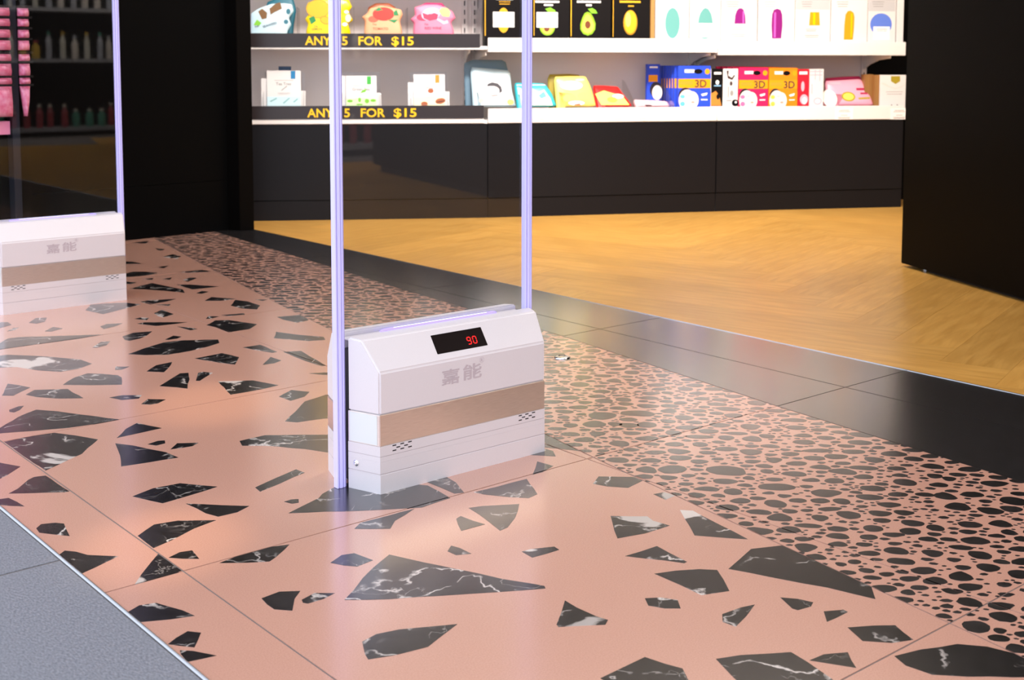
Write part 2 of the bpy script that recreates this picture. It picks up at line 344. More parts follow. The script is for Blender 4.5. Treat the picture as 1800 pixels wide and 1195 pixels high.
# ------------------------------------------------------------------ data (millimetres on the floor; half millimetres on the goods)
CHIPS = [[[764,2448],[788,2466],[821,2505],[836,2515],[857,2509],[860,2385],[851,2386]],[[731,2430],[756,2423],[764,2357],[746,2375],[723,2403]],[[742,2230],[756,2245],[778,2236],[789,2221],[783,2196],[775,2155],[753,2185],[739,2206]],[[729,2082],[744,2095],[757,2078],[767,2051],[805,2012],[781,2002],[757,1991],[730,1981],[730,2008]],[[781,1886],[805,1916],[836,1951],[861,1978],[862,1887],[828,1882]],[[868,1952],[893,1962],[913,1956],[906,1914],[885,1932]],[[924,1876],[967,1885],[1018,1886],[1055,1872],[1038,1858],[1010,1838],[992,1828],[961,1847]],[[943,2279],[992,2297],[1047,2291],[1095,2225],[1033,2214],[972,2206],[960,2234]],[[1005,2176],[1055,2123],[1092,2087],[1059,2072],[1021,2074],[1011,2105]],[[868,2079],[893,2098],[913,2112],[954,2103],[1010,2060],[961,2048],[907,2022],[866,2008]],[[1150,2173],[1210,2197],[1268,2218],[1271,2188],[1241,2179],[1199,2162],[1146,2145]],[[1154,2066],[1171,2068],[1183,2061],[1173,2043],[1160,2047]],[[731,1794],[753,1805],[777,1797],[784,1778],[797,1746],[803,1716],[768,1729],[730,1749]],[[732,1655],[750,1666],[772,1675],[785,1658],[772,1640],[757,1621],[742,1640]],[[737,1626],[750,1613],[770,1578],[750,1582],[730,1587],[733,1615]],[[911,1707],[945,1711],[972,1692],[950,1672],[926,1637],[907,1659],[907,1681]],[[957,1662],[985,1671],[1010,1650],[985,1643],[957,1644],[953,1652]],[[791,2657],[812,2652],[837,2599],[796,2559],[751,2529]],[[866,2794],[921,2799],[976,2791],[1006,2738],[1033,2679],[992,2633],[967,2601],[938,2584],[868,2540],[866,2635]],[[1051,2627],[1075,2586],[1091,2542],[1110,2497],[1115,2445],[1053,2455],[998,2466],[1025,2537]],[[1103,2575],[1131,2584],[1144,2577],[1136,2557],[1114,2554]],[[1126,2509],[1156,2540],[1194,2514],[1173,2500],[1148,2503]],[[1270,2468],[1334,2470],[1445,2383],[1455,2363],[1401,2276],[1377,2273],[1352,2325],[1299,2398],[1258,2433]],[[1069,2663],[1112,2716],[1152,2746],[1179,2670],[1137,2667],[1100,2665]],[[868,2880],[893,2907],[958,2974],[1010,3007],[1044,2961],[1079,2894],[1133,2798],[1074,2800],[1011,2810],[946,2835],[880,2865]],[[959,3047],[986,3064],[999,3061],[979,3030],[961,3017],[954,3029]],[[1189,3001],[1222,3002],[1261,2971],[1242,2945],[1204,2959]],[[1225,2892],[1257,2926],[1290,2894],[1260,2873],[1241,2874]],[[1037,3162],[1070,3194],[1139,3149],[1136,3108],[1137,3037],[1085,3075],[1050,3123]],[[988,3191],[1038,3302],[1055,3267],[1070,3225],[1037,3197],[1010,3172]],[[1144,3198],[1195,3253],[1239,3275],[1265,3248],[1294,3202],[1292,3173],[1263,3102],[1200,3147]],[[1311,3264],[1327,3300],[1356,3274],[1327,3256]],[[1370,3193],[1420,3243],[1470,3250],[1432,3191],[1403,3155]],[[1332,3026],[1390,3079],[1431,3116],[1451,3107],[1422,3039],[1397,2997],[1377,2956],[1362,2984]],[[1429,3016],[1471,3090],[1486,3092],[1502,3065],[1462,3032],[1437,3009]],[[1471,2973],[1547,2923],[1574,2837],[1524,2829],[1481,2829],[1435,2832],[1444,2871]],[[1520,2738],[1576,2774],[1602,2728],[1570,2697],[1523,2685]],[[1423,2537],[1482,2592],[1547,2658],[1620,2678],[1638,2663],[1530,2489],[1505,2499],[1441,2512]],[[1649,3059],[1711,3127],[1714,3071],[1682,3054]],[[1770,3160],[1816,3137],[1802,3066],[1779,2940],[1767,2941],[1763,3025]],[[1707,3285],[1762,3283],[1757,3171],[1740,3169],[1719,3233]],[[1537,3248],[1585,3253],[1626,3258],[1641,3182],[1591,3110],[1567,3158]],[[1413,3419],[1482,3461],[1556,3496],[1607,3488],[1699,3428],[1681,3383],[1639,3363],[1569,3342],[1497,3340],[1445,3377]],[[1576,3530],[1618,3564],[1631,3535],[1610,3519],[1582,3519]],[[1492,3651],[1540,3681],[1594,3664],[1555,3616],[1523,3591],[1486,3582],[1480,3603]],[[1366,3567],[1415,3624],[1438,3611],[1410,3569],[1376,3555]],[[1126,3725],[1175,3796],[1214,3847],[1247,3844],[1342,3786],[1458,3717],[1383,3707],[1280,3709],[1204,3714],[1149,3715]],[[1085,3578],[1124,3634],[1144,3632],[1214,3551],[1283,3443],[1289,3372],[1244,3342],[1190,3337],[1148,3393],[1117,3467],[1078,3490]],[[1838,3337],[1887,3411],[1917,3334],[1963,3254],[1946,3217],[1899,3236],[1859,3302]],[[1698,2895],[1735,2877],[1748,2861],[1738,2843],[1721,2854]],[[1765,3640],[1820,3690],[1856,3668],[1872,3620],[1896,3550],[1843,3501],[1771,3500],[1773,3596]],[[1684,3681],[1709,3638],[1718,3605],[1692,3601]],[[2002,3610],[2083,3590],[2055,3499],[2007,3489],[1996,3555]],[[2092,3928],[2126,3900],[2101,3889]],[[1974,3883],[2035,3967],[2055,3913],[2052,3818],[2012,3765],[1980,3813]],[[1944,4019],[1995,4069],[2046,3980],[1988,3983]],[[1874,3756],[1947,3736],[1939,3714],[1886,3725]],[[1807,3731],[1835,3768],[1859,3740],[1824,3725]],[[1716,3927],[1761,3965],[1760,3870],[1740,3858],[1710,3843],[1707,3874]],[[1628,3880],[1654,3889],[1671,3863],[1650,3834]],[[1604,3803],[1632,3807],[1699,3755],[1739,3721],[1703,3721],[1637,3731]],[[1496,3836],[1527,3859],[1571,3838],[1531,3807],[1491,3793]],[[1762,4147],[1797,4154],[1882,4116],[1831,4090],[1771,4081]],[[1784,4062],[1826,4040],[1809,4010]],[[1558,4120],[1609,4207],[1661,4194],[1717,4162],[1746,4102],[1659,4057],[1579,4020]],[[1835,4410],[1895,4447],[1950,4470],[1961,4393],[1981,4274],[1957,4205],[1916,4293],[1873,4363]],[[2005,4382],[2047,4348],[2111,4243],[2059,4245],[2008,4251]],[[2070,4462],[2117,4495],[2131,4466],[2065,4412]],[[1985,4172],[2022,4201],[2032,4168],[1996,4149]],[[2131,4637],[2231,4631],[2237,4567],[2165,4597]],[[2250,5043],[2316,5092],[2316,5008],[2274,4955]],[[2119,4808],[2172,4814],[2126,4760]],[[2067,5041],[2100,5001],[2110,4928],[2039,4974]],[[1941,4736],[1999,4763],[2034,4734],[2064,4675],[2013,4648],[1952,4653],[1915,4673]],[[1876,4579],[1912,4522],[1880,4501],[1853,4524]],[[1960,4580],[2000,4575],[1979,4537]],[[2019,4531],[2062,4540],[2030,4495]],[[2330,5311],[2352,5240],[2316,5219]],[[2318,5535],[2405,5544],[2360,5462]],[[1342,4039],[1386,4099],[1415,4083],[1387,4021],[1355,4009]],[[1257,4110],[1293,4091],[1288,4039],[1245,4015],[1229,4021]],[[1246,3952],[1278,3991],[1296,3983],[1268,3952]],[[1336,3877],[1380,3925],[1395,3883],[1350,3859]],[[1130,2007],[1172,2024],[1216,2041],[1232,2056],[1294,2083],[1309,2078],[1385,2015],[1419,1965],[1411,1879],[1339,1872],[1271,1912]],[[1430,1981],[1479,1982],[1473,1942],[1450,1886],[1432,1894],[1432,1932]],[[1465,1876],[1523,1871],[1596,1869],[1554,1788],[1527,1782],[1502,1810],[1474,1852]],[[1622,1881],[1685,1939],[1691,1895],[1647,1880]],[[1182,1862],[1207,1880],[1264,1877],[1324,1876],[1291,1860],[1261,1848],[1232,1821]],[[1353,1784],[1368,1790],[1371,1756],[1377,1729],[1324,1731],[1338,1759]],[[1405,1814],[1432,1805],[1492,1769],[1439,1718],[1399,1691],[1378,1687],[1390,1735]],[[1249,1672],[1269,1688],[1274,1670],[1274,1637],[1250,1649]],[[1346,1589],[1365,1588],[1404,1570],[1401,1554],[1371,1555],[1343,1558]],[[1068,1758],[1100,1774],[1121,1767],[1129,1721],[1094,1716],[1079,1734]],[[1008,1619],[1041,1642],[1076,1671],[1109,1693],[1164,1724],[1178,1688],[1191,1656],[1215,1603],[1248,1523],[1274,1477],[1283,1458],[1278,1450],[1206,1491],[1128,1538],[1064,1576]],[[952,1482],[981,1489],[1016,1480],[1093,1439],[1055,1424],[1016,1408],[966,1417],[929,1431],[934,1447]],[[1206,1343],[1272,1397],[1269,1367],[1271,1326],[1276,1305],[1262,1296],[1224,1322],[1203,1335]],[[1679,1763],[1718,1787],[1771,1739],[1768,1712],[1716,1701],[1690,1733]],[[1728,1644],[1753,1638],[1755,1611],[1723,1607]],[[1582,1613],[1633,1568],[1625,1546],[1631,1510],[1570,1512],[1515,1527]],[[1704,1552],[1720,1534],[1713,1504],[1703,1450],[1689,1377],[1630,1449],[1658,1487]],[[1469,1462],[1506,1459],[1543,1458],[1537,1422],[1532,1378],[1524,1377],[1507,1407]],[[1454,1379],[1490,1365],[1524,1345],[1545,1323],[1523,1290],[1497,1256],[1451,1274],[1454,1323]],[[1374,1323],[1395,1309],[1409,1286],[1390,1262],[1371,1278],[1359,1301]],[[1424,1208],[1464,1205],[1489,1198],[1447,1180],[1407,1167],[1404,1190]],[[1540,1189],[1557,1168],[1565,1145],[1550,1138],[1524,1143],[1522,1152]],[[1551,1115],[1579,1099],[1578,1090],[1546,1089],[1525,1090]],[[1143,1183],[1188,1185],[1234,1187],[1241,1156],[1250,1130],[1232,1103],[1207,1081],[1143,1133]],[[1307,1119],[1343,1104],[1405,1064],[1399,1031],[1385,980],[1375,954],[1271,1028],[1285,1069]],[[1563,1314],[1610,1329],[1659,1345],[1712,1321],[1718,1310],[1709,1262],[1707,1207],[1694,1146],[1688,1124],[1650,1090],[1640,1122],[1628,1164],[1612,1197],[1590,1249]],[[1405,1032],[1436,1030],[1467,1012],[1451,995],[1437,977],[1420,1006]],[[1533,1059],[1568,1038],[1594,1018],[1583,997],[1573,974],[1541,988],[1513,1019]],[[1508,963],[1555,950],[1610,926],[1636,894],[1648,854],[1645,827],[1603,805],[1534,864],[1501,899],[1496,937]],[[1836,2095],[1846,2058],[1825,1993],[1819,1901],[1790,1955],[1757,2005]],[[1703,1980],[1754,2002],[1757,1970],[1737,1939]]]
PEBBLES = [[2464,2676,22,24],[2433,2712,12,14],[2354,2633,29,22],[2363,2507,26,19],[2425,2479,22,26],[2471,2598,22,23],[2217,2491,20,24],[2240,2390,22,25],[2278,2315,19,25],[2377,2345,20,36],[2295,2250,17,17],[2182,2343,23,26],[2109,2347,29,21],[2218,2257,15,14],[2425,2399,14,25],[2417,2270,17,20],[2362,2138,19,20],[2121,2191,21,20],[2166,2166,19,22],[2322,2048,19,15],[2253,2055,16,15],[2106,2058,40,25],[2028,2095,32,30],[2179,2027,18,20],[1926,2174,11,26],[1948,2147,13,23],[1916,2086,16,20],[1965,2060,25,26],[2002,2029,16,17],[2020,2001,21,20],[2055,1977,22,23],[2114,1966,17,16],[2165,1961,22,20],[2398,1935,22,23],[2268,1900,21,18],[2318,1855,18,18],[2348,1785,28,16],[2228,1813,21,29],[2119,1794,17,19],[2079,1837,30,14],[2158,1753,20,21],[2056,1894,18,19],[1918,1999,17,19],[1906,1917,21,22],[2037,1799,16,17],[2163,1801,25,12],[1921,1822,22,14],[2007,1749,18,12],[2081,1692,22,21],[2199,1743,17,16],[1947,1720,18,14],[1822,1837,23,18],[2076,1626,16,17],[2199,1608,32,13],[2034,1648,16,12],[1823,1755,20,22],[1866,1722,29,26],[1945,1645,38,31],[1893,1603,24,16],[1831,1598,23,13],[1858,1554,18,25],[1946,1517,35,21],[1992,1432,28,22],[1789,1586,16,15],[1793,1622,10,10],[1866,1499,15,10],[1869,1458,20,25],[1809,1452,22,14],[1816,1409,21,20],[1873,1358,15,18],[1925,1375,22,11],[1977,1386,16,17],[1824,1349,23,11],[2007,1589,13,14],[2064,1466,20,16],[1745,1427,13,12],[1945,1587,11,13],[1886,1398,12,8],[1738,1288,18,19],[1926,1333,21,21],[1852,1305,18,13],[1903,1266,17,17],[2165,1370,22,21],[2155,1276,20,22],[2121,1229,23,22],[2133,1305,18,12],[2297,1250,26,18],[2149,1176,22,19],[2189,1157,19,17],[2232,1177,23,25],[2016,1274,17,14],[1981,1234,19,16],[1992,1196,15,19],[1943,1215,18,17],[1906,1224,19,11],[1861,1247,15,13],[2101,1132,19,18],[2074,1100,13,15],[2062,1069,13,15],[1884,1133,17,16],[1938,1078,18,19],[1900,1041,18,18],[1811,1149,23,15],[1806,1103,21,15],[1831,1052,18,20],[1915,994,18,18],[1711,1072,11,11],[1716,1141,14,9],[1753,991,17,18],[1745,929,19,18],[1683,938,19,26],[1698,908,9,11],[1663,864,14,15],[1678,989,11,9],[1770,1028,15,11],[1747,1133,12,9],[1749,1198,11,10],[1723,1206,9,9],[2246,1352,15,15],[2253,1324,13,17],[2241,1491,20,20],[2178,1475,29,14],[2227,1430,19,14]]
ITEMS = [
['mask_pouch','pale blue mask pouch printed with brown and green seaweed,left end of upper shelf','pouch','fruit shaped mask pouches on the upper shelf',0,0.1337,0.918,0.06,'pouch',[[-270,163],[-271,348],[-189,404],[-53,455],[77,462],[154,450],[172,375],[124,301],[148,227],[107,158]],0.03,14,'paleblue',[['p','brown',[[-194,361],[-153,392],[-100,349],[-106,287],[-153,275]]],['p','brown',[[-77,393],[-12,449],[36,462],[53,393],[-29,350],[-65,325]]],['p','leaf',[[-241,213],[-206,274],[-159,238],[-182,207]]],['e','teal',119,363,23,31,0],['e','teal',95,251,24,25,0],['t','navy',"I'm",-223,182,25,18],['t','navy','SEAWEED',-141,182,25,18]]],
['mask_pouch','dark teal pouch standing behind the pale blue seaweed pouch','pouch','fruit shaped mask pouches on the upper shelf',0,0.159,0.918,0.13,'pouch',[[-160,189],[-171,465],[-39,527],[110,516],[145,387],[114,190]],0.03,10,'teal',[]],
['mask_pouch','bright yellow mask pouch printed with a big lemon','pouch','fruit shaped mask pouches on the upper shelf',0,0.404,0.918,0.06,'pouch',[[-238,156],[-220,228],[-249,282],[-213,331],[-242,403],[-218,458],[-105,507],[133,515],[211,491],[246,418],[210,357],[257,273],[202,230],[226,157]],0.03,8,'yellow',[['e','lemonedge',-112,386,125,100,0],['e','lemon',-112,386,119,94,0],['e','lemonedge',-35,265,59,42,20],['e','lemon',-35,265,53,36,20],['p','green',[[-207,289],[-154,313],[-131,259],[-184,222]]],['e','white',186,357,24,18,0],['e','white',167,224,29,19,0],['e','cream',203,290,30,42,0],['t','olive',"I'm",-155,192,24,0],['t','olive','LEMON',-179,162,24,0]]],
['mask_pouch','peach mask pouch printed with a red tomato','pouch','fruit shaped mask pouches on the upper shelf',0,0.6864,0.918,0.06,'pouch',[[-196,159],[-189,263],[-218,311],[-164,349],[-133,404],[-13,435],[108,411],[198,393],[215,338],[184,264],[207,160]],0.03,10,'peach',[['e','pinkred',-98,281,54,36,0],['e','red',10,337,115,73,0],['p','green',[[-85,373],[-37,411],[5,380],[-49,368]]],['p','green',[[113,356],[150,387],[173,320],[119,319]]],['p','green',[[46,276],[166,277],[124,239]]],['t','rust',"I'm",-105,214,25,0],['t','rust','TOMATO',-106,165,28,0]]],
['mask_pouch','dark rust coloured pouch behind the peach tomato pouch','pouch','fruit shaped mask pouches on the upper shelf',0,0.6848,0.918,0.13,'pouch',[[-143,192],[-153,413],[-68,463],[78,464],[151,415],[136,193]],0.025,8,'rust',[]],
['mask_pouch','pink mask pouch printed with a glass of red wine and a grape leaf','pouch','fruit shaped mask pouches on the upper shelf',0,0.9505,0.918,0.06,'pouch',[[-207,160],[-199,240],[-235,289],[-186,327],[-191,419],[-87,450],[52,451],[149,421],[222,372],[251,304],[201,254],[230,162]],0.03,10,'pink',[['e','wine',-102,302,67,37,0],['e','lilac',-16,340,103,68,-15],['p','wine',[[-107,352],[-47,333],[2,358],[63,334],[50,285],[-29,266],[-90,290]]],['e','lilac',-22,364,49,24,0],['p','lilac',[[56,297],[128,260],[159,279],[171,242],[116,229],[44,278]]],['p','lime',[[69,371],[100,408],[161,402],[191,365],[178,310],[111,316]]],['t','wine',"I'm",-85,216,25,0],['t','wine','RED WINE',-85,173,28,0]]],
['mask_pouch','magenta pouch mostly hidden behind the pink red wine pouch','pouch','fruit shaped mask pouches on the upper shelf',0,0.9455,0.918,0.13,'pouch',[[-142,194],[-151,416],[-53,472],[144,467],[202,195]],0.025,8,'magenta',[]],
['mask_box','black box with a gold egg,white label sticker and lemon,leftmost of the black boxes','box','black sheet mask boxes on the upper shelf',1,0.1083,0.905,0.05,'box',[0.2312,0.3972],0.06,0,'black',[['r','gold',-231,137,-221,787],['r','white',-107,518,80,533],['r','gold',-76,495,50,502],['r','gold',-71,471,44,478],['e','gold',-26,302,66,134,0],['r','sticker',-141,228,93,391],['r','greytext',-115,349,-12,356],['r','greytext',-110,331,-16,338],['r','greytext',-112,277,60,284],['r','greytext',-104,256,53,262]]],
['mask_box','black box with an avocado half hidden by a white label sticker','box','black sheet mask boxes on the upper shelf',1,0.3612,0.905,0.05,'box',[0.2001,0.4009],0.06,0,'black',[['r','gold',-199,140,-191,796],['r','white',-181,493,85,514],['r','white',-86,460,15,477],['e','avogreen',-47,244,88,103,0],['e','avoflesh',-47,244,69,85,0],['e','pit',-54,220,32,37,0],['p','leaf',[[-73,427],[-16,446],[34,416],[54,386],[-35,391]]],['r','sticker',-168,228,69,392],['r','greytext',-138,353,-33,360],['r','greytext',-133,335,-38,341],['r','greytext',-136,280,22,287],['r','greytext',-129,259,15,266]]],
['mask_box','black box with a whole halved avocado and green leaf in full view','box','black sheet mask boxes on the upper shelf',1,0.5815,0.905,0.05,'box',[0.2287,0.4046],0.06,0,'black',[['r','gold',-227,136,-217,802],['r','white',-158,498,112,519],['r','white',-55,462,9,481],['p','avogreen',[[-36,401],[-4,389],[29,340],[55,273],[49,211],[17,162],[-34,143],[-86,161],[-118,210],[-118,271],[-93,345],[-68,388]]],['p','avoflesh',[[-36,376],[-10,358],[16,309],[36,260],[30,217],[4,180],[-34,167],[-73,180],[-99,216],[-99,259],[-80,315],[-61,358]]],['e','pit',-35,260,32,43,0],['p','leaf',[[-36,432],[15,441],[54,420],[74,384],[9,383]]]]],
['mask_box','black box with a plain gold egg,rightmost of the black boxes','box','black sheet mask boxes on the upper shelf',1,0.8113,0.905,0.05,'box',[0.2125,0.408],0.06,0,'black',[['r','gold',-209,132,-202,810],['r','gold',-134,503,107,524],['r','gold',-36,461,29,474],['e','golddark',-9,288,82,137,0],['e','gold',-9,294,72,127,0],['e','goldlight',-35,319,32,81,0]]],
['mask_box','narrow brown sided box turned edge on at the right of the black boxes','box','black sheet mask boxes on the upper shelf',1,0.9355,0.905,0.05,'box',[0.0231,0.4085],0.06,0,'tan',[]],
['skincare_box','white box with a tall mint green oval','box','white skincare boxes on the upper shelf',1,1.0478,0.905,0.045,'box',[0.1924,0.4112],0.055,0,'whitebox',[['e','mint',2,285,86,169,0],['r','greytext',-128,514,-6,520],['r','greytext',-122,489,-11,495],['r','greytext',-117,464,-16,470]]],
['skincare_box','white box with a mint green dome','box','white skincare boxes on the upper shelf',1,1.2401,0.905,0.045,'box',[0.1797,0.4141],0.055,0,'whitebox',[['p','mint',[[-83,287],[-77,343],[-58,400],[-25,444],[1,457],[35,445],[69,395],[84,338],[91,288]]],['r','greytext',-115,518,-4,524],['r','greytext',-110,493,-9,499],['r','greytext',-105,468,-13,474],['r','greytext',-83,237,65,243],['r','greytext',-76,218,59,224],['r','greytext',-88,174,66,180],['r','greytext',-81,155,60,161],['p','mint',[[-47,130],[47,131],[13,112],[-20,111]]]]],
['skincare_box','white box with a short purple dome','box','white skincare boxes on the upper shelf',2,0.1386,0.891,0.045,'box',[0.2123,0.4311],0.055,0,'whitebox',[['r','silver',-211,468,205,862],['p','purple',[[-55,312],[-49,400],[-30,457],[-4,482],[30,482],[57,457],[72,394],[77,312]]],['r','violetlight',40,318,57,451],['r','greytext',-159,550,-5,556],['r','greytext',-152,525,-11,531],['r','greytext',-145,500,-18,506],['r','greytext',-94,267,54,273],['r','greytext',-88,248,48,254],['r','greytext',-92,191,81,197],['r','greytext',-84,172,74,178]]],
['skincare_box','white box with a long purple capsule','box','white skincare boxes on the upper shelf',2,0.3611,0.891,0.045,'box',[0.2167,0.4343],0.055,0,'whitebox',[['p','purple',[[-50,149],[-60,295],[-55,416],[-36,467],[5,483],[46,468],[67,417],[73,296],[59,150]]],['r','violetlight',-30,162,-8,442],['r','greytext',-153,554,-10,561],['r','greytext',-147,529,-16,535],['r','greytext',-140,504,-21,510]]],
['skincare_box','white box with a short yellow tapered block','box','white skincare boxes on the upper shelf',2,0.5803,0.891,0.045,'box',[0.2125,0.4374],0.055,0,'whitebox',[['r','silver',-211,475,203,875],['p','amber',[[-46,298],[-36,448],[75,449],[85,299]]],['r','yellow',2,305,27,439],['r','greytext',-143,559,-16,565],['r','greytext',-137,533,-21,540],['r','greytext',-130,508,-26,514],['r','greytext',-87,253,46,259],['r','greytext',-81,234,40,240],['r','greytext',-98,183,73,189],['r','greytext',-90,164,66,169]]],
['skincare_box','white box with a long yellow capsule','box','white skincare boxes on the upper shelf',2,0.8023,0.891,0.045,'box',[0.2221,0.4406],0.055,0,'whitebox',[['p','amber',[[-63,140],[-60,301],[-49,423],[-22,462],[12,468],[48,449],[63,398],[60,269],[49,140]]],['r','yellow',20,166,34,436],['r','greytext',-158,563,-17,569],['r','greytext',-151,537,-23,544],['r','greytext',-144,512,-28,518]]],
['skincare_box','white box with a blue disc above a white patch','box','white skincare boxes on the upper shelf',2,1.0039,0.891,0.045,'box',[0.1716,0.4431],0.055,0,'whitebox',[['r','silver',-170,464,160,886],['e','periwinkle',-11,316,135,126,0],['r','whiteprint',-105,141,100,291],['r','greytext',-128,567,21,574],['r','greytext',-121,542,15,548],['r','greytext',-113,516,10,522],['r','greytext',-64,258,66,264],['r','greytext',-57,239,61,244]]],
['skincare_box','plain white narrow box at the right end of the upper shelf','box','white skincare boxes on the upper shelf',2,1.1179,0.891,0.045,'box',[0.0427,0.4438],0.055,0,'whitebox',[]],
['sachet_card','white tea tree sachet card with a blue tag,front of its holder','sachet','white sachet cards on the lower shelf',0,0.1646,0.524,0.06,'card',[0.1777,0.2673],0.004,8,'whitebox',[['r','tagblue',72,444,120,529],['r','greytext',-98,426,99,430],['t','greyprint','Tea Tree',-83,377,31,0],['p','greyprint',[[-30,323],[30,371],[35,365],[-24,317]]],['r','greytext',-66,293,65,296],['r','greytext',-60,281,59,284],['r','stripblue',-175,154,174,256],['p','tealpale',[[-149,209],[-78,245],[-72,232],[-137,197]]],['p','tealpale',[[-13,190],[52,244],[64,238],[-1,178]]],['p','tealpale',[[94,202],[141,238],[147,226],[105,190]]]]],
['sachet_card','white sachet card peeking out left behind the tea tree card','sachet','white sachet cards on the lower shelf',0,0.1194,0.524,0.075,'card',[0.1481,0.224],0.004,6,'whitebox',[]],
['sachet_card','white sachet card peeking out right behind the tea tree card','sachet','white sachet cards on the lower shelf',0,0.2188,0.524,0.085,'card',[0.1133,0.1595],0.004,12,'whitebox',[]],
['sachet_card','white green tea sachet card with a green tag,front of its holder','sachet','white sachet cards on the lower shelf',0,0.5706,0.524,0.06,'card',[0.1623,0.2383],0.004,8,'whitebox',[['r','taggreen',61,385,104,470],['r','greytext',-89,367,90,371],['t','greyprint','Green Tea',-96,318,31,0],['p','leaf',[[-12,291],[12,321],[60,339],[42,303]]],['r','greytext',-61,233,59,236],['r','greytext',-56,221,53,224],['r','stripgreen',-160,151,158,232],['e','leaf',-121,206,30,15,0],['e','leaf',-19,218,15,25,0],['e','leaf',59,205,24,24,0],['e','leaf',125,211,30,15,0],['e','leaf',-20,169,36,9,0]]],
['sachet_card','white sachet card peeking out left behind the green tea card','sachet','white sachet cards on the lower shelf',0,0.536,0.524,0.075,'card',[0.1474,0.2372],0.004,6,'whitebox',[]],
['sachet_card','white sachet card peeking out right behind the green tea card','sachet','white sachet cards on the lower shelf',0,0.6185,0.524,0.085,'card',[0.1149,0.1478],0.004,12,'whitebox',[]],
['sachet_card','white shea nut sachet card with an orange tag,front of its holder','sachet','white sachet cards on the lower shelf',0,0.9324,0.524,0.06,'card',[0.1675,0.2456],0.004,8,'whitebox',[['r','tagorange',65,399,109,485],['r','greytext',-92,381,93,385],['t','greyprint','Shea',-34,332,30,0],['e','nut',15,313,30,24,0],['r','greytext',-63,246,61,249],['r','greytext',-58,234,55,237],['r','cream',-166,149,163,245],['e','nut',-54,173,37,25,0],['e','nut',117,203,55,31,-10],['e','nutdark',117,197,49,7,-10]]],
['sachet_card','white sachet card peeking out left behind the shea nut card','sachet','white sachet cards on the lower shelf',0,0.8946,0.524,0.075,'card',[0.1523,0.2018],0.004,6,'whitebox',[]],
['sachet_card','white sachet card peeking out right behind the shea nut card','sachet','white sachet cards on the lower shelf',0,0.9841,0.524,0.085,'card',[0.1164,0.1546],0.004,12,'whitebox',[]],
['sachet_card','dark blue topped sachet standing at the back behind the tea tree card','sachet','white sachet cards on the lower shelf',0,0.1691,0.524,0.1,'card',[0.0655,0.286],0.004,3,'navybox',[]],
['zip_pouch','pale blue zip pouch with a dark haired child drawing','pouch','soft mask pouches on the lower shelf',1,0.048,0.524,0.05,'pouch',[[-241,588],[-16,569],[198,549],[209,319],[242,141],[-178,144],[-212,321]],0.03,16,'paleblue2',[['p','whiteprint',[[-198,473],[179,453],[183,307],[199,154],[-140,157],[-181,321]]],['r','seam',-228,496,195,504],['p','hair',[[-72,359],[-64,390],[-13,409],[49,396],[85,358],[94,307],[61,282],[58,333],[10,365],[-41,365]]],['e','skinpale',-6,320,63,44,0],['p','hairedge',[[-76,289],[-21,263],[42,269],[41,257],[-22,251]]],['e','blush',-144,207,25,25,0],['e','eggorange',175,186,38,32,0]]],
['zip_pouch','dark blue grey pouch standing behind the pale blue zip pouch','pouch','soft mask pouches on the lower shelf',1,0.0177,0.524,0.13,'pouch',[[-238,605],[-143,648],[224,643],[277,431],[244,138],[-167,141],[-198,432]],0.02,6,'slate',[]],
['zip_pouch','teal zip pouch with a cream panel,lower than its neighbours','pouch','soft mask pouches on the lower shelf',1,0.2825,0.524,0.05,'pouch',[[-222,429],[-49,428],[110,421],[141,400],[195,299],[237,144],[-191,147],[-221,301]],0.03,24,'tealbag',[['p','creamprint',[[-173,334],[-56,361],[35,306],[102,333],[162,232],[180,151],[-165,154]]],['p','tealprint',[[31,266],[100,319],[126,252],[59,226]]],['e','peachprint',-98,253,45,33,0],['r','seam',-200,385,121,394]]],
['zip_pouch','yellow zip pouch with pastel fruit print','pouch','soft mask pouches on the lower shelf',1,0.511,0.524,0.05,'pouch',[[-236,483],[-61,489],[127,488],[171,383],[195,285],[221,135],[-186,139],[-230,320]],0.03,18,'yellowbag',[['e','creamprint',-51,371,129,52,0],['e','blush',51,436,52,13,0],['e','lemonpale',-82,228,77,45,0],['e','lemonpale',75,253,65,39,0],['e','whiteprint',-10,170,91,26,0],['p','nut',[[-36,157],[29,169],[40,143],[-37,144]]]]],
['zip_pouch','olive pouch edge showing behind the yellow zip pouch','pouch','soft mask pouches on the lower shelf',1,0.4715,0.524,0.12,'pouch',[[-213,488],[33,494],[163,481],[177,133],[-160,136]],0.02,8,'olivebag',[]],
['zip_pouch','red topped yellow pouch leaning far back','pouch','soft mask pouches on the lower shelf',1,0.7257,0.524,0.05,'pouch',[[-202,420],[-64,419],[93,404],[132,323],[173,249],[223,147],[-165,150],[-190,281]],0.03,32,'redbag',[['p','lemonpale',[[-195,295],[-90,339],[35,294],[127,249],[178,154],[-144,157]]],['e','creamprint',64,265,66,30,0],['e','yellow',-9,221,59,36,0]]],
['flat_pouch','pale pink flat pouch lying in the clear tray','pouch','soft mask pouches on the lower shelf',1,0.96,0.524,0.05,'pouch',[[-196,303],[-11,292],[200,271],[217,184],[-210,189]],0.02,50,'pinkbag',[]],
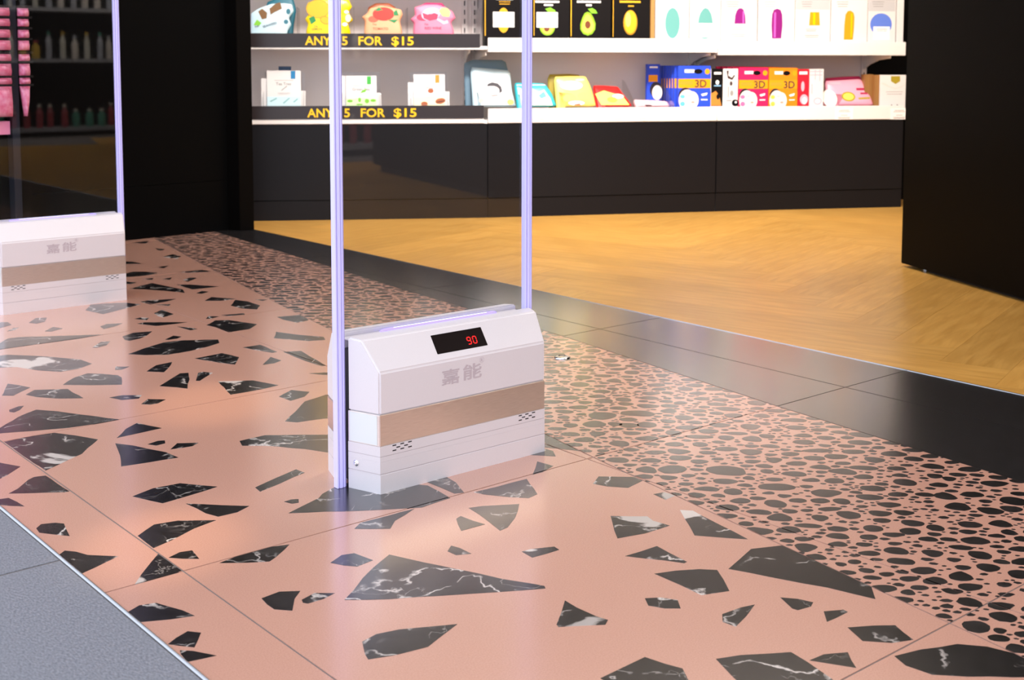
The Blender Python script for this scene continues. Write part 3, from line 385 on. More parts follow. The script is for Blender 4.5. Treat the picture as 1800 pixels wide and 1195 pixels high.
['sheet_mask_box','blue mask box with 3D lettering,front of the blue row','box','three dimensional mask boxes on the lower shelf',1,1.1838,0.524,0.05,'box',[0.1917,0.2887],0.028,0,'blue',[['r','whiteprint',-117,501,-3,537],['e','ink',43,515,50,27,0],['e','amber',151,514,30,31,0],['r','amber',-191,331,190,433],['r','bandtext',-169,367,-20,407],['t','ink2','3D',0,340,85,0],['e','hair',-106,246,80,90,0],['e','skin',-86,196,99,119,0],['r','blue',49,128,192,307],['e','skin',-29,196,80,99,0],['e','lips',-17,173,23,11,0],['e','brow',-64,246,23,5,0],['e','tint_blue',-140,237,30,22,0],['e','tint_blue',-139,156,30,27,0],['p','whiteprint',[[77,263],[154,280],[147,253],[93,240]]],['r','whiteprint',78,195,155,208]]],
['sheet_mask_box','blue mask box,first behind the front box of the blue row','box','three dimensional mask boxes on the lower shelf',1,1.1718,0.524,0.081,'box',[0.189,0.2902],0.028,0,'blue',[['r','amber',-188,331,187,437]]],
['sheet_mask_box','blue mask box,second behind the front box of the blue row','box','three dimensional mask boxes on the lower shelf',1,1.168,0.524,0.112,'box',[0.1897,0.29],0.028,0,'blue',[['r','amber',-189,329,188,436]]],
['sheet_mask_box','blue mask box,third behind the front box of the blue row','box','three dimensional mask boxes on the lower shelf',1,1.1641,0.524,0.143,'box',[0.1904,0.2899],0.028,0,'blue',[['r','amber',-190,328,189,436]]],
['sheet_mask_box','blue mask box,fourth behind the front box of the blue row','box','three dimensional mask boxes on the lower shelf',1,1.16,0.524,0.174,'box',[0.1911,0.2898],0.028,0,'blue',[['r','amber',-191,327,190,435]]],
['sheet_mask_box','blue mask box,fifth behind the front box of the blue row','box','three dimensional mask boxes on the lower shelf',1,1.1559,0.524,0.205,'box',[0.1918,0.2897],0.028,0,'blue',[['r','amber',-191,325,190,434]]],
['sheet_mask_box','blue mask box,sixth behind the front box of the blue row','box','three dimensional mask boxes on the lower shelf',1,1.1516,0.524,0.236,'box',[0.1925,0.2896],0.028,0,'blue',[['r','amber',-192,324,191,433]]],
['sheet_mask_box','blue mask box standing alone left of the blue row','box','three dimensional mask boxes on the lower shelf',1,0.9852,0.524,0.17,'box',[0.0776,0.2978],0.028,0,'blue',[['r','amber',-58,398,49,474],['r','whiteprint',-46,551,48,570],['e','hair',31,308,74,89,0],['e','skin',45,276,60,83,0]]],
['eye_mask_box','half black half white box with brush script,between blue and pink boxes','box','three dimensional mask boxes on the lower shelf',2,0.0596,0.524,0.05,'box',[0.1602,0.2728],0.03,0,'whitebox',[['r','ink',-157,127,-19,546],['r','whiteprint',-125,482,-38,508],['r','skyprint',-123,349,-43,361],['e','whiteprint',-84,393,20,25,0],['p','caramel',[[-159,267],[-102,298],[-61,247],[-32,132],[-157,133]]],['e','ink',-74,234,20,31,0],['p','ink2',[[22,520],[49,526],[43,469],[84,444],[110,476],[124,469],[91,418],[37,438]]],['e','ink2',78,380,17,25,0],['r','greyprint',40,221,52,348],['e','greyprint',87,272,20,32,0],['r','greyprint',21,183,88,195],['e','ink',129,163,41,38,0],['e','whiteprint',136,170,13,13,0]]],
['sheet_mask_box','pink mask box with 3D lettering,front of the pink row','box','three dimensional mask boxes on the lower shelf',2,0.2322,0.524,0.05,'box',[0.1754,0.2791],0.028,0,'hotpink',[['r','whiteprint',-108,485,-4,519],['e','ink',39,497,45,26,0],['e','amber',137,497,28,30,0],['r','amber',-175,320,174,419],['r','bandtext',-154,355,-19,393],['t','ink2','3D',0,328,83,0],['e','hair',-97,237,74,87,0],['e','skin',-78,189,91,115,0],['r','hotpink',46,123,176,297],['e','skin',-26,189,74,96,0],['e','lips',-15,167,21,11,0],['e','brow',-58,237,21,4,0],['e','tint_hotpink',-128,229,28,22,0],['e','tint_hotpink',-126,150,28,26,0],['p','whiteprint',[[71,254],[141,271],[135,245],[86,232]]],['r','whiteprint',73,188,143,201]]],
['sheet_mask_box','orange mask box with 3D lettering,front of the orange row','box','three dimensional mask boxes on the lower shelf',2,0.4107,0.524,0.05,'box',[0.172,0.2774],0.028,0,'orange',[['r','whiteprint',-106,481,-4,516],['e','ink',38,494,44,26,0],['e','amber',134,494,27,30,0],['r','amber',-171,317,170,416],['r','bandtext',-151,352,-19,390],['t','ink2','3D',0,325,83,0],['e','hair',-94,235,72,87,0],['e','skin',-76,187,89,115,0],['r','orange',45,121,173,294],['e','skin',-25,186,72,95,0],['e','lips',-14,165,21,11,0],['e','brow',-57,234,21,4,0],['e','tint_orange',-125,226,27,22,0],['e','tint_orange',-123,148,27,26,0],['p','whiteprint',[[70,251],[139,268],[132,242],[84,229]]],['r','whiteprint',72,186,140,199]]],
['sheet_mask_box','pink mask box,first behind the front box of the pink row','box','three dimensional mask boxes on the lower shelf',2,0.2031,0.524,0.081,'box',[0.1707,0.2805],0.028,0,'hotpink',[]],
['sheet_mask_box','orange mask box,first behind the front box of the orange row','box','three dimensional mask boxes on the lower shelf',2,0.3769,0.524,0.081,'box',[0.1603,0.2782],0.028,0,'orange',[]],
['sheet_mask_box','pink mask box,second behind the front box of the pink row','box','three dimensional mask boxes on the lower shelf',2,0.1849,0.524,0.112,'box',[0.1712,0.282],0.028,0,'hotpink',[]],
['sheet_mask_box','orange mask box,second behind the front box of the orange row','box','three dimensional mask boxes on the lower shelf',2,0.3592,0.524,0.112,'box',[0.1607,0.2796],0.028,0,'orange',[]],
['sheet_mask_box','pink mask box,third behind the front box of the pink row','box','three dimensional mask boxes on the lower shelf',2,0.1664,0.524,0.143,'box',[0.1716,0.2834],0.028,0,'hotpink',[]],
['sheet_mask_box','orange mask box,third behind the front box of the orange row','box','three dimensional mask boxes on the lower shelf',2,0.3413,0.524,0.143,'box',[0.1612,0.2811],0.028,0,'orange',[]],
['sheet_mask_box','pink mask box,fourth behind the front box of the pink row','box','three dimensional mask boxes on the lower shelf',2,0.1478,0.524,0.174,'box',[0.1721,0.2849],0.028,0,'hotpink',[]],
['sheet_mask_box','orange mask box,fourth behind the front box of the orange row','box','three dimensional mask boxes on the lower shelf',2,0.3231,0.524,0.174,'box',[0.1617,0.2826],0.028,0,'orange',[]],
['eye_mask_box','narrow red box with a white flower print,right of the orange box','box','three dimensional mask boxes on the lower shelf',2,0.5339,0.524,0.05,'box',[0.0675,0.2693],0.04,0,'redbox',[['r','whiteprint',-54,481,43,513],['e','rosepale',-9,345,21,58,0],['e','rosepale',8,197,49,58,0],['e','whiteprint',15,184,28,39,0]]],
['eye_mask_box','narrow white box with pink pattern beside the narrow red box','box','three dimensional mask boxes on the lower shelf',2,0.6136,0.524,0.05,'box',[0.0852,0.2708],0.04,0,'whitebox',[['r','rosepale',-82,506,70,519],['r','rosepale',-81,468,71,480],['r','rosepale',-25,422,-13,532],['r','rosepale',31,403,42,532],['r','rosepale',-63,261,-51,371],['e','rosepale',16,177,48,39,0],['e','whiteprint',16,177,34,26,0]]],
['zip_pouch','shiny pink pouch with a gold oval,leaning back near the right end','pouch','soft mask pouches on the lower shelf',2,0.8365,0.524,0.05,'pouch',[[-274,437],[-45,451],[185,465],[230,400],[261,293],[293,122],[-335,127],[-315,282]],0.035,24,'pinkfoil',[['e','skinpale',-257,211,91,106,0],['e','whiteprint',-253,232,28,35,0],['e','olivegold',-21,230,85,60,0],['e','lemonpale',-21,230,64,42,0],['p','olivegold',[[97,216],[240,222],[244,201],[100,194]]],['r','rosepale',-235,380,-88,408],['r','wine',92,308,204,336],['r','wine',133,258,222,279]]],
['zip_pouch','magenta pouch lying behind the shiny pink pouch','pouch','soft mask pouches on the lower shelf',2,0.8597,0.524,0.14,'pouch',[[-277,441],[-47,460],[183,467],[217,358],[212,109],[-287,112]],0.03,12,'magenta',[]],
['cream_box','white box with an olive gold tag at the right end of the lower shelf','box','gold and white boxes at the right end',2,1.0868,0.524,0.05,'box',[0.1607,0.2363],0.05,0,'whitebox',[['p','olivegold',[[-30,459],[84,459],[86,400],[30,368],[-28,400]]],['p','seam',[[-149,388],[-99,375],[-41,342],[31,322],[102,341],[151,367],[151,357],[102,328],[31,309],[-48,329],[-149,375]]],['r','greytext',-87,276,123,281],['r','greytext',-77,250,115,255],['e','greyprint',-13,125,10,9,0],['e','greyprint',58,125,11,10,0]]],
['cream_box','brown gold box standing just left of the white box with the gold tag','box','gold and white boxes at the right end',2,0.9923,0.524,0.06,'box',[0.032,0.2362],0.05,0,'goldbrown',[['r','tan',1,113,6,472]]],
['cream_box','brown gold box farthest left beside the leaning pink pouch','box','gold and white boxes at the right end',2,0.9581,0.524,0.09,'box',[0.0535,0.2392],0.05,0,'goldbrown',[['r','tan',-13,111,-9,478],['r','cream',30,111,30,478]]]]
# ------------------------------------------------------------------ floor
floor = empty('floor', (0, 0, 0), kind='structure', label='shop floor of pink terrazzo tiles, pebble tiles, slate tiles and oak planks')
MB().box(-2.2, 9.2, -6.2, 8.2, -.06, -.0013, grout).build('screed', floor)
PX = .863; PY = .970; P = .9145            # tile grid
EDGE = .729; WOODX = 2.972
def interp(T, y):
    if y <= T[0][0]: i = 0
    elif y >= T[-1][0]: i = len(T) - 2
    else: i = max(k for k in range(len(T) - 1) if T[k][0] <= y)
    (a, xa), (b, xb) = T[i], T[i + 1]
    return xa + (xb - xa) * (y - a) / (b - a)
F1 = [(.97, 1.664), (1.658, 1.766), (1.87, 1.793), (3.33, 2.031), (4.17, 2.18), (5.48, 2.435)]        # terrazzo | pebble
F2 = [(1.217, 2.349), (1.878, 2.413), (2.92, 2.55), (3.70, 2.60), (4.68, 2.70), (5.60, 2.785)]        # pebble | slate
GAP = .0016
cells = {'terrazzo': [], 'pebble': [], 'slate': []}
xs = [EDGE] + [PX + P * k for k in range(3)] + [WOODX]
for j in range(-3, 7):
    y0, y1 = PY + P * (j - 1), PY + P * j
    if y0 < -1.0: continue
    y1 = min(y1, 5.72)
    for i in range(len(xs) - 1):
        c = [(xs[i], y0), (xs[i + 1], y0), (xs[i + 1], y1), (xs[i], y1)]
        a1, b1 = (interp(F1, y0), y0), (interp(F1, y1), y1)
        a2, b2 = (interp(F2, y0), y0), (interp(F2, y1), y1)
        for kind, q in (('terrazzo', clip(c, a1, b1)), ('pebble', clip(clip(c, b1, a1) if c else [], a2, b2)), ('slate', clip(c, b2, a2))):
            if len(q) < 3 or abs(parea(q)) < 1e-4: continue
            q = shrink(ccw(q), GAP)
            if len(q) >= 3 and parea(q) > 2e-4: cells[kind].append(q)
TM = {'terrazzo': pink_terrazzo, 'pebble': pink_terrazzo, 'slate': slate}
tiles = {k: [(MB().prism(q, -.006, 0, TM[k]).build(dict(terrazzo='terrazzo_tile', pebble='pebble_tile', slate='slate_tile')[k], floor), q) for q in L] for k, L in cells.items()}
# stone outside the threshold
for k in range(-3, 6):
    for x0, x1 in ((-1.7, -.45), (-.45, .7235)):
        y0 = 2.06 + 1.2 * (k - 1) + (.6 if x1 < 0 else 0)
        MB().box(x0 + .002, x1 - .002, y0 + .002, y0 + 1.196, -.006, 0, outer_stone).build('stone_tile', floor)
ts = MB()
ts.mi(mat('satin_edge_metal', (.50, .51, .55), .35, 1.0))
prof = [(.7238, -.008), (.7300, -.008), (.7300, .0012), (.7288, .0026), (.7268, .0032), (.7252, .0026), (.7238, .0004)]
n_ = len(prof)
ts.v = [(x, y, z) for y in (-1.2, 5.6) for x, z in prof]
ts.f = [tuple(range(n_)), tuple(range(2 * n_ - 1, n_ - 1, -1))] + [(k, n_ + k, n_ + (k + 1) % n_, (k + 1) % n_) for k in range(n_)]
ts.m = [0] * len(ts.f)
ts.build('threshold_strip', floor, bevel=0)
MB().prism([(2.9705, -1.6), (2.9745, -1.6), (2.9745, 5.7), (2.9705, 5.7)], -.01, .0012, alu).build('transition_strip', floor)
# broken marble pieces set in the terrazzo
def mm(L): return [(x / 1000, y / 1000) for x, y in L]
chips = [ccw(mm(c)) for c in CHIPS]
rng = random.Random(5)
def in_view(x, y):
    d = Vector((x, y, -.84)); z = d.dot(FW)
    if z < .2: return False
    u, v = 900 + 2196.9 * d.dot(RT) / z, 298 - 2196.9 * d.dot(UP) / z
    return -30 < u < 1830 and v < 1225
cen = [(centroid(c), max(math.hypot(p[0] - centroid(c)[0], p[1] - centroid(c)[1]) for p in c)) for c in chips]
extra = 0
for t in range(3000):
    x, y = rng.uniform(.74, 2.4), rng.uniform(-.9, 5.6)
    if in_view(x, y) and not (y > 4.15 and x < 1.8): continue
    r = rng.choice((.035, .045, .06, .09, .13))
    if any(math.hypot(x - c[0], y - c[1]) < r + rc * .9 + .015 for c, rc in cen): continue
    n = rng.randint(4, 6); a0 = rng.uniform(0, 6.28); asp = rng.uniform(.45, .9); ro = rng.uniform(0, PI)
    q = []
    for k in range(n):
        a = a0 + 2 * PI * (k + rng.uniform(-.25, .25)) / n; rr = r * rng.uniform(.75, 1)
        ex, ey = rr * math.cos(a), rr * asp * math.sin(a)
        q.append((x + ex * math.cos(ro) - ey * math.sin(ro), y + ex * math.sin(ro) + ey * math.cos(ro)))
    chips.append(ccw(q)); cen.append(((x, y), r)); extra += 1
    if extra > 60: break
def roughen(c, i):
    # uneven broken edges
    g = random.Random(i); out = []
    for k in range(len(c)):
        p, q = c[k], c[(k + 1) % len(c)]; l = math.hypot(q[0] - p[0], q[1] - p[1])
        out.append(p); n = int(l / .03)
        for s in range(1, n):
            t = s / n; w = g.uniform(-.0016, .0016)
            out.append((p[0] + (q[0] - p[0]) * t - (q[1] - p[1]) / l * w, p[1] + (q[1] - p[1]) * t + (q[0] - p[0]) / l * w))
    return out
for i, c in enumerate(chips):
    c = roughen(c, i)
    for to, tq in tiles['terrazzo']:
        q = clip_convex(c, tq)
        if q:
            m = centroid(q)
            MB().prism([(x - m[0], y - m[1]) for x, y in q], -.004, .0003, marble).build('marble_piece', to, (m[0], m[1], 0))
# pebbles
ux, uy = RT.x, RT.y; L_ = math.hypot(ux, uy); ux /= L_; uy /= L_
grid = {}
peb = []
ST = 1.16
def tok(x, y):      # squeeze along the long axis so that pebbles become discs
    a, b = x * ux + y * uy, -x * uy + y * ux
    return a / ST, b
def free(X, Y, r, gap):
    g = .05; R = int((r + .045) / g) + 1; gx, gy = int(X // g), int(Y // g)
    for i in range(gx - R, gx + R + 1):
        for j in range(gy - R, gy + R + 1):
            for (a, b, rr) in grid.get((i, j), ()):
                if (a - X) ** 2 + (b - Y) ** 2 < (r + rr + gap) ** 2: return False
    return True
def put(x, y, a, b):
    X, Y = tok(x, y); r = .5 * (a / ST + b)
    grid.setdefault((int(X // .05), int(Y // .05)), []).append((X, Y, r)); peb.append((x, y, a, b))
for x, y, a, b in PEBBLES: put(x / 1000, y / 1000, a / 1000, min(b * 1.12, a * 1.2) / 1000)
rp = random.Random(11)
for r, n, gap in ((.021, 1500, .003), (.017, 3500, .002), (.0125, 6000, .002), (.009, 9000, .0015), (.0062, 13000, .0012), (.004, 16000, .001)):
    for t in range(n):
        y = rp.uniform(-.9, 5.7); x = rp.uniform(interp(F1, y), interp(F2, y))
        rr = r * rp.uniform(.85, 1.12)
        X, Y = tok(x, y)
        if free(X, Y, rr, gap): put(x, y, rr * ST * rp.uniform(.9, 1.0), rr * rp.uniform(.78, 1.0))
def pebble_poly(k, x, y, a, b, n):
    g = random.Random(k); q = []; sk = g.uniform(-.22, .22); ta = g.uniform(-.28, .28)
    for i in range(n):
        t = 2 * PI * i / n; w = g.uniform(.91, 1.04) * (1 + .10 * math.cos(2 * t + g.uniform(-.3, .3)))
        e, f = a * w * math.cos(t) * (1 - ta * math.sin(t)), b * w * math.sin(t) * (1 + ta * math.cos(t)) + a * sk * math.cos(t) * .6
        q.append((x + e * ux - f * uy, y + e * uy + f * ux))
    return q
def screen_size(p):
    z = Vector((p[0], p[1], -.84)).dot(FW)
    return p[2] / z if z > .3 and in_view(p[0], p[1]) else 0
order = sorted(range(len(peb)), key=lambda k: -screen_size(peb[k]) * (1.6 if k < len(PEBBLES) else 1))
rest = MB(); single = 0
for rank, k in enumerate(order):
    p = peb[k]; big = rank < 285
    n = 14 if big else (9 if p[2] > .012 else 6)
    poly = ccw(pebble_poly(k, *p, n))
    for to, tq in tiles['pebble']:
        if not (min(q[0] for q in tq) - .05 < p[0] < max(q[0] for q in tq) + .05 and min(q[1] for q in tq) - .05 < p[1] < max(q[1] for q in tq) + .05): continue
        q = clip_convex(poly, tq)
        if not q: continue
        if big and inside(p[:2], tq):
            MB().prism([(u - p[0], v - p[1]) for u, v in q], -.003, .0003, pebble_m).build('pebble', to, (p[0], p[1], 0)); single += 1
        else: rest.prism(q, -.001, .0003, pebble_m)
tag(rest.build('small_pebbles', floor), kind='stuff')
# oak herringbone
PWD, PL = .19, 1.14
th = math.radians(17.0)
def rot(x, y): return (4.2 + x * math.cos(th) - y * math.sin(th), 3.6 + x * math.sin(th) + y * math.cos(th))
def shelf_front(x): return 5.8776 - (x - 3.1268) * .545
np_ = 0
for i in range(-26, 27):
    for j in range(-14, 15):
        for hv in (0, 1):
            # classic herringbone lattice: each row shifted by one plank width
            ox, oy = i * PWD + j * PL, i * PWD - j * PL
            r_ = [(ox, oy), (ox + PL, oy), (ox + PL, oy + PWD), (ox, oy + PWD)] if hv == 0 else [(ox, oy + PWD), (ox + PWD, oy + PWD), (ox + PWD, oy + PWD + PL), (ox, oy + PWD + PL)]
            q = ccw([rot(*p) for p in r_]); c0 = centroid(q)
            if c0[0] < 2.3 or c0[0] > 8.6 or c0[1] < -5.6 or c0[1] > shelf_front(c0[0]) + .8: continue
            q = shrink(q, .0003)
            q = clip(q, (WOODX + .003, 10), (WOODX + .003, -10))
            if len(q) < 3 or abs(parea(q)) < .004: continue
            if np_ >= 298: continue
            o = MB().prism([((x - c0[0]) * math.cos(th + hv * PI / 2) + (y - c0[1]) * math.sin(th + hv * PI / 2), -(x - c0[0]) * math.sin(th + hv * PI / 2) + (y - c0[1]) * math.cos(th + hv * PI / 2)) for x, y in q], -.006, 0, wood).build('oak_plank', floor, (c0[0], c0[1], 0), (0, 0, th + hv * PI / 2))
            np_ += 1
print('planks', np_, 'pebbles', len(peb), single, 'chips', len(chips))

# ------------------------------------------------------------------ room shell
ceiling = tag(MB().box(.73, 9.2, -6.2, 8.2, 3.1, 3.2, ceil_m).build('ceiling'), kind='structure', label='white shop ceiling')
wl = empty('wall_left', (2.31, 5.617, 0), math.atan2(.0385, .5618), kind='structure', label='black panelled wall left of the shelves')
MB().box(-1.55, .563, 0, .08, 0, .2495, black_wall).build('wall_panel', wl)
MB().box(-1.55, .563, .0015, .08, .2512, 3.1, black_wall).build('wall_panel', wl)
tag(MB().prism([(2.8965, 5.5816), (2.971, 5.5744), (2.975, 5.86), (2.873, 5.86), (2.871, 5.66)], 0, 3.1, black_lam).build('trim_1', bevel=.002), kind='structure', label='black end pillar of the wall beside the shelves')
tag(MB().box(9.0, 9.2, -6.2, 2.6, 0, 3.1, white_wall).build('wall_right'), kind='structure', label='far right wall of the shop')
tag(MB().box(2.9, 9.2, -6.2, -6.0, 0, 3.1, black_lam).build('wall_back'), kind='structure', label='dark wall at the other end of the shop')
# ------------------------------------------------------------------ shelf wall
SECS = [((3.12682, 5.87757, 0), math.radians(-32.886), -.55, 1.2404), ((4.16846, 5.20406, 0), math.radians(-27.085), 0, 1.3008), ((5.32662, 4.61179, 0), math.radians(-28.312), 0, 1.135)]
SHZ1 = (.918, .905, .891)
def at(sec, s, d, z=0.0):
    (x, y, _), a, _, _ = SECS[sec]
    return (x + s * math.cos(a) - d * math.sin(a), y + s * math.sin(a) + d * math.cos(a), z)
UL = ['white wall shelf unit with black plinth, left of three, carrying the black offer signs', 'white wall shelf unit with black plinth, middle one, carrying black and mint printed boxes', 'white wall shelf unit with black plinth, right one beside the tall black cabinet']
for i, (o, a, s0, s1) in enumerate(SECS):
    u = empty('shelf_unit', o, a, UL[i], 'shelf', 'wall shelf units')
    MB().box(s0, s1 - .005, 0, .02, .107, .503, plinth_m).build('plinth_panel', u, bevel=.002)
    MB().box(s0, s1 - .003, .006, .024, 0, .104, plinth_m).build('kick_board', u)
    MB().box(s0, s1, .02, .36, .06, .50, slot_m).build('plinth_carcass', u)
    MB().box(s0, s1 - (.055 if i == 2 else 0), .362, .38, .50, 1.665, back_grey).build('back_panel', u)
    tops = [.524, SHZ1[i], 1.34]
    for k, t in enumerate(tops):
        sb = MB().box(s0, s1 - .002, .008, .36, t - .018, t, white_shelf).build('shelf_board', u)
        lo, hi = (t - .016, t + .06)
        if i == 0: lo, hi = (.5085, .5345) if k == 0 else ((.8975, .9105) if k == 1 else (lo, hi))
        elif k == 0: lo, hi = .5085, .5865
        elif k == 1: lo, hi = ((.8855, .962) if i == 1 else (.8715, .9485))
        MB().box(s0, s1 - (.02 if i == 0 else .004), -.004, .0075, lo, hi, white_shelf).build('shelf_lip', u, bevel=.0025)
        if k == 2: MB().box(s0 + .03, s1 - .03, .03, .055, t - .026, t - .0185, added_glow_m).build('added_light_strip', u)  # emissive strip added under the unseen third shelf to brighten goods and floor sheen
    MB().box(s0, s1, .0, .36, 1.67, 3.09, fascia_m).build('added_fascia', u)  # unseen upper panel added dark to keep bright sheen off the near floor
    for sx in ((-.02 if i else -.4), (1.13 if i == 0 else (s1 - .05 if i == 1 else 1.04))):
        b = MB().box(sx, sx + .03, .345, .3615, .51, 1.66, back_grey).build('upright', u)
        h = MB()
        for zz in range(0, 22): h.box(sx + .012, sx + .018, .3435, .3452, .545 + zz * .05, .572 + zz * .05, slot_m)
        tag(h.build('slots', b), kind='stuff')
        for t in tops[1:2]:
            MB().xprism([(.345, t - .10), (.345, t - .02), (.03, t - .02), (.03, t - .035), (.16, t - .045), (.27, t - .07)], sx + .012, sx + .018, white_shelf).build('shelf_bracket', u)
tag(MB().prism([at(2, 1.085, .363)[:2], at(2, 2.9, .363)[:2], at(2, 2.9, .45)[:2], at(2, 1.085, .45)[:2]], 0, 3.09, black_wall).build('wall_far'), kind='structure', label='black wall beyond the right end of the shelves')
cp = empty('added_ceiling_light', (3.6, 4.35, 3.07), math.radians(-28), 'added backlit ceiling panel over the aisle in front of the shelves', 'added ceiling light')
MB().box(-1.5, 1.5, -.4, .4, 0, .028, alu).build('frame', cp)
MB().box(-1.47, 1.47, -.37, .37, -.004, .002, mat('ceiling_diffuser', (.9, .9, .9), .5, emit=(1.0, .91, .84), estr=1.3)).build('diffuser', cp)  # unseen glowing panel, added to raise ceiling brightness and floor sheen
# offer signs
def sign(z0, z1, label, s_any, s_five, s_for, s_15, xr):
    e = empty('offer_sign', at(0, 0, 0, 0), SECS[0][1], label, 'sign', 'black offer signs')
    MB().box(-.5, xr, -.0085, -.0042, z0, z1, sign_m).build('sign_strip', e, bevel=.001)
    for w, s in (('ANY', s_any), ('5', s_five), ('FOR', s_for), ('$15', s_15)):
        v, f = text_polys(w); h = .0465; zz = z0 + (z1 - z0 - h) * .5 - .001
        x0 = min(p[0] for p in v); x1 = max(p[0] for p in v); k = (s[1] - s[0]) / (x1 - x0)
        m = MB(); m.mi(sign_yellow)
        m.v = [(s[0] + (x - x0) * k, -.0089, zz + y * h) for x, y in v]; m.f = f; m.m = [0] * len(f)
        m.build('yellow_lettering', e)
sign(.5352, .604, 'black sign strip with yellow ANY 5 FOR $15 on the lower shelf edge', (.288, .424), (.480, .510), (.5664, .6946), (.7395, .8595), 1.2166)
sign(.9108, .982, 'black sign strip with yellow ANY 5 FOR $15 on the upper shelf edge', (.2815, .4166), (.4725, .5021), (.5582, .6828), (.7304, .8468), 1.198)
# ------------------------------------------------------------------ goods
def add_prints(root, pr, y0, zoff=0.0):
    m = MB(); s = .0005
    for li, p in enumerate(pr):
        y = y0 - .0003 - .00013 * li
        k = p[0]; mt = pm(p[1])
        if k == 'e':
            _, _, cx, cz, rx, rz, ro = p; a = math.radians(-ro); n = 20
            pts = []
            for q in range(n):
                t = 2 * PI * q / n; ex, ez = rx * math.cos(t), rz * math.sin(t)
                pts.append(((cx + ex * math.cos(a) - ez * math.sin(a)) * s, y, (cz + ex * math.sin(a) + ez * math.cos(a)) * s))
            m.flat(pts, mt)
        elif k == 'r':
            _, _, x0, z0, x1, z1 = p
            x0, x1 = min(x0, x1), max(x0, x1); z0, z1 = min(z0, z1), max(z0, z1)
            m.flat([(x0 * s, y, z0 * s), (x1 * s, y, z0 * s), (x1 * s, y, z1 * s), (x0 * s, y, z1 * s)], mt)
        elif k == 'p':
            pts = p[2]
            if parea(pts) < 0: pts = pts[::-1]
            m.flat([(x * s, y, z * s) for x, z in pts], mt)
        elif k == 't':
            _, _, tx, x, z, h, ro = p; a = math.radians(ro)
            v, f = text_polys(tx); i = len(m.v); mi = m.mi(mt)
            hh = h * s
            m.v += [((x * s + (u * math.cos(a) - w * math.sin(a)) * hh), y, z * s + (u * math.sin(a) + w * math.cos(a)) * hh) for u, w in v]
            m.f += [tuple(i + q for q in t) for t in f]; m.m += [mi] * len(f)
    if m.f:
        o = m.build('printed_design', root)
        return o
def pouch_mesh(shape, t, mt):
    pts = [(x * .0005, z * .0005) for x, z in shape]
    pts = pts + [(pts[-1][0] * .97, 0.0), (pts[0][0] * .97, 0.0)]
    if parea(pts) < 0: pts = pts[::-1]
    # refine the outline so that it rounds off
    R = []
    for i in range(len(pts)):
        p, q = pts[i], pts[(i + 1) % len(pts)]
        R += [(p[0] * .9 + q[0] * .1, p[1] * .9 + q[1] * .1), (p[0] * .5 + q[0] * .5, p[1] * .5 + q[1] * .5), (p[0] * .1 + q[0] * .9, p[1] * .1 + q[1] * .9)]
    cx = sum(p[0] for p in R) / len(R); cz = sum(p[1] for p in R) / len(R); n = len(R)
    m = MB(); k = m.mi(mt)
    rings = []
    for sc, d in ((1, 0), (.985, .25), (.95, .62), (.86, 1.0), (.4, 1.0)):
        rings.append(len(m.v)); m.v += [(cx + (x - cx) * sc, -d * t * .5, cz + (z - cz) * sc) for x, z in R]
    m.v.append((cx, -t * .5, cz)); c1 = len(m.v) - 1
    back = []
    for sc, d in ((.95, .5), (.8, 1.0)):
        back.append(len(m.v)); m.v += [(cx + (x - cx) * sc, d * t * .5, cz + (z - cz) * sc) for x, z in R]
    m.v.append((cx, t * .5, cz)); c2 = len(m.v) - 1
    def strip(a, b, flip):
        for i in range(n):
            j = (i + 1) % n
            f = (a + i, a + j, b + j, b + i); m.f.append(f[::-1] if flip else f); m.m.append(k)
    for a, b in zip(rings, rings[1:]): strip(a, b, False)
    for i in range(n): m.f.append((rings[-1] + i, rings[-1] + (i + 1) % n, c1)); m.m.append(k)
    strip(rings[0], back[0], True); strip(back[0], back[1], True)
    for i in range(n): m.f.append((back[-1] + (i + 1) % n, back[-1] + i, c2)); m.m.append(k)
    return m
for name, label, cat, group, sec, s, z0, d, kind, shp, th_, tilt, col, pr in ITEMS:
    root = empty(name, at(sec, s, d, z0 + .0005), SECS[sec][1], label, cat, group, rx=-math.radians(tilt))
    if kind == 'pouch':
        pouch_mesh(shp, th_, pm(col)).build('pouch_body', root, smooth=True)
        yf = -th_ * .5
    else:
        w, h = shp
        MB().box(-w / 2, w / 2, 0, th_, 0, h, pm(col)).build('card_body' if kind == 'card' else 'box_body', root, bevel=.0008 if kind == 'card' else .0015)
        yf = 0
    if pr: add_prints(root, pr, yf)
# grey boxes added on the unseen third shelf to shape the floor's mirrored sheen
for sec, ss in ((0, (-.30, -.02, .26, .54, .82, 1.05)), (1, (.12, .37, .62, .87, 1.14)), (2, (.14, .40, .66, .92))):
    for k, s in enumerate(ss):
        e = empty('skincare_box', at(sec, s, .05, 1.3405), SECS[sec][1], 'grey box added on the unseen shelf above the picture, mirrored in the polished tiles', 'box', 'added grey boxes on the third shelf')
        MB().box(-.1, .1, 0, .06, 0, .25, pm('greyprint')).build('box_body', e, bevel=.0015)
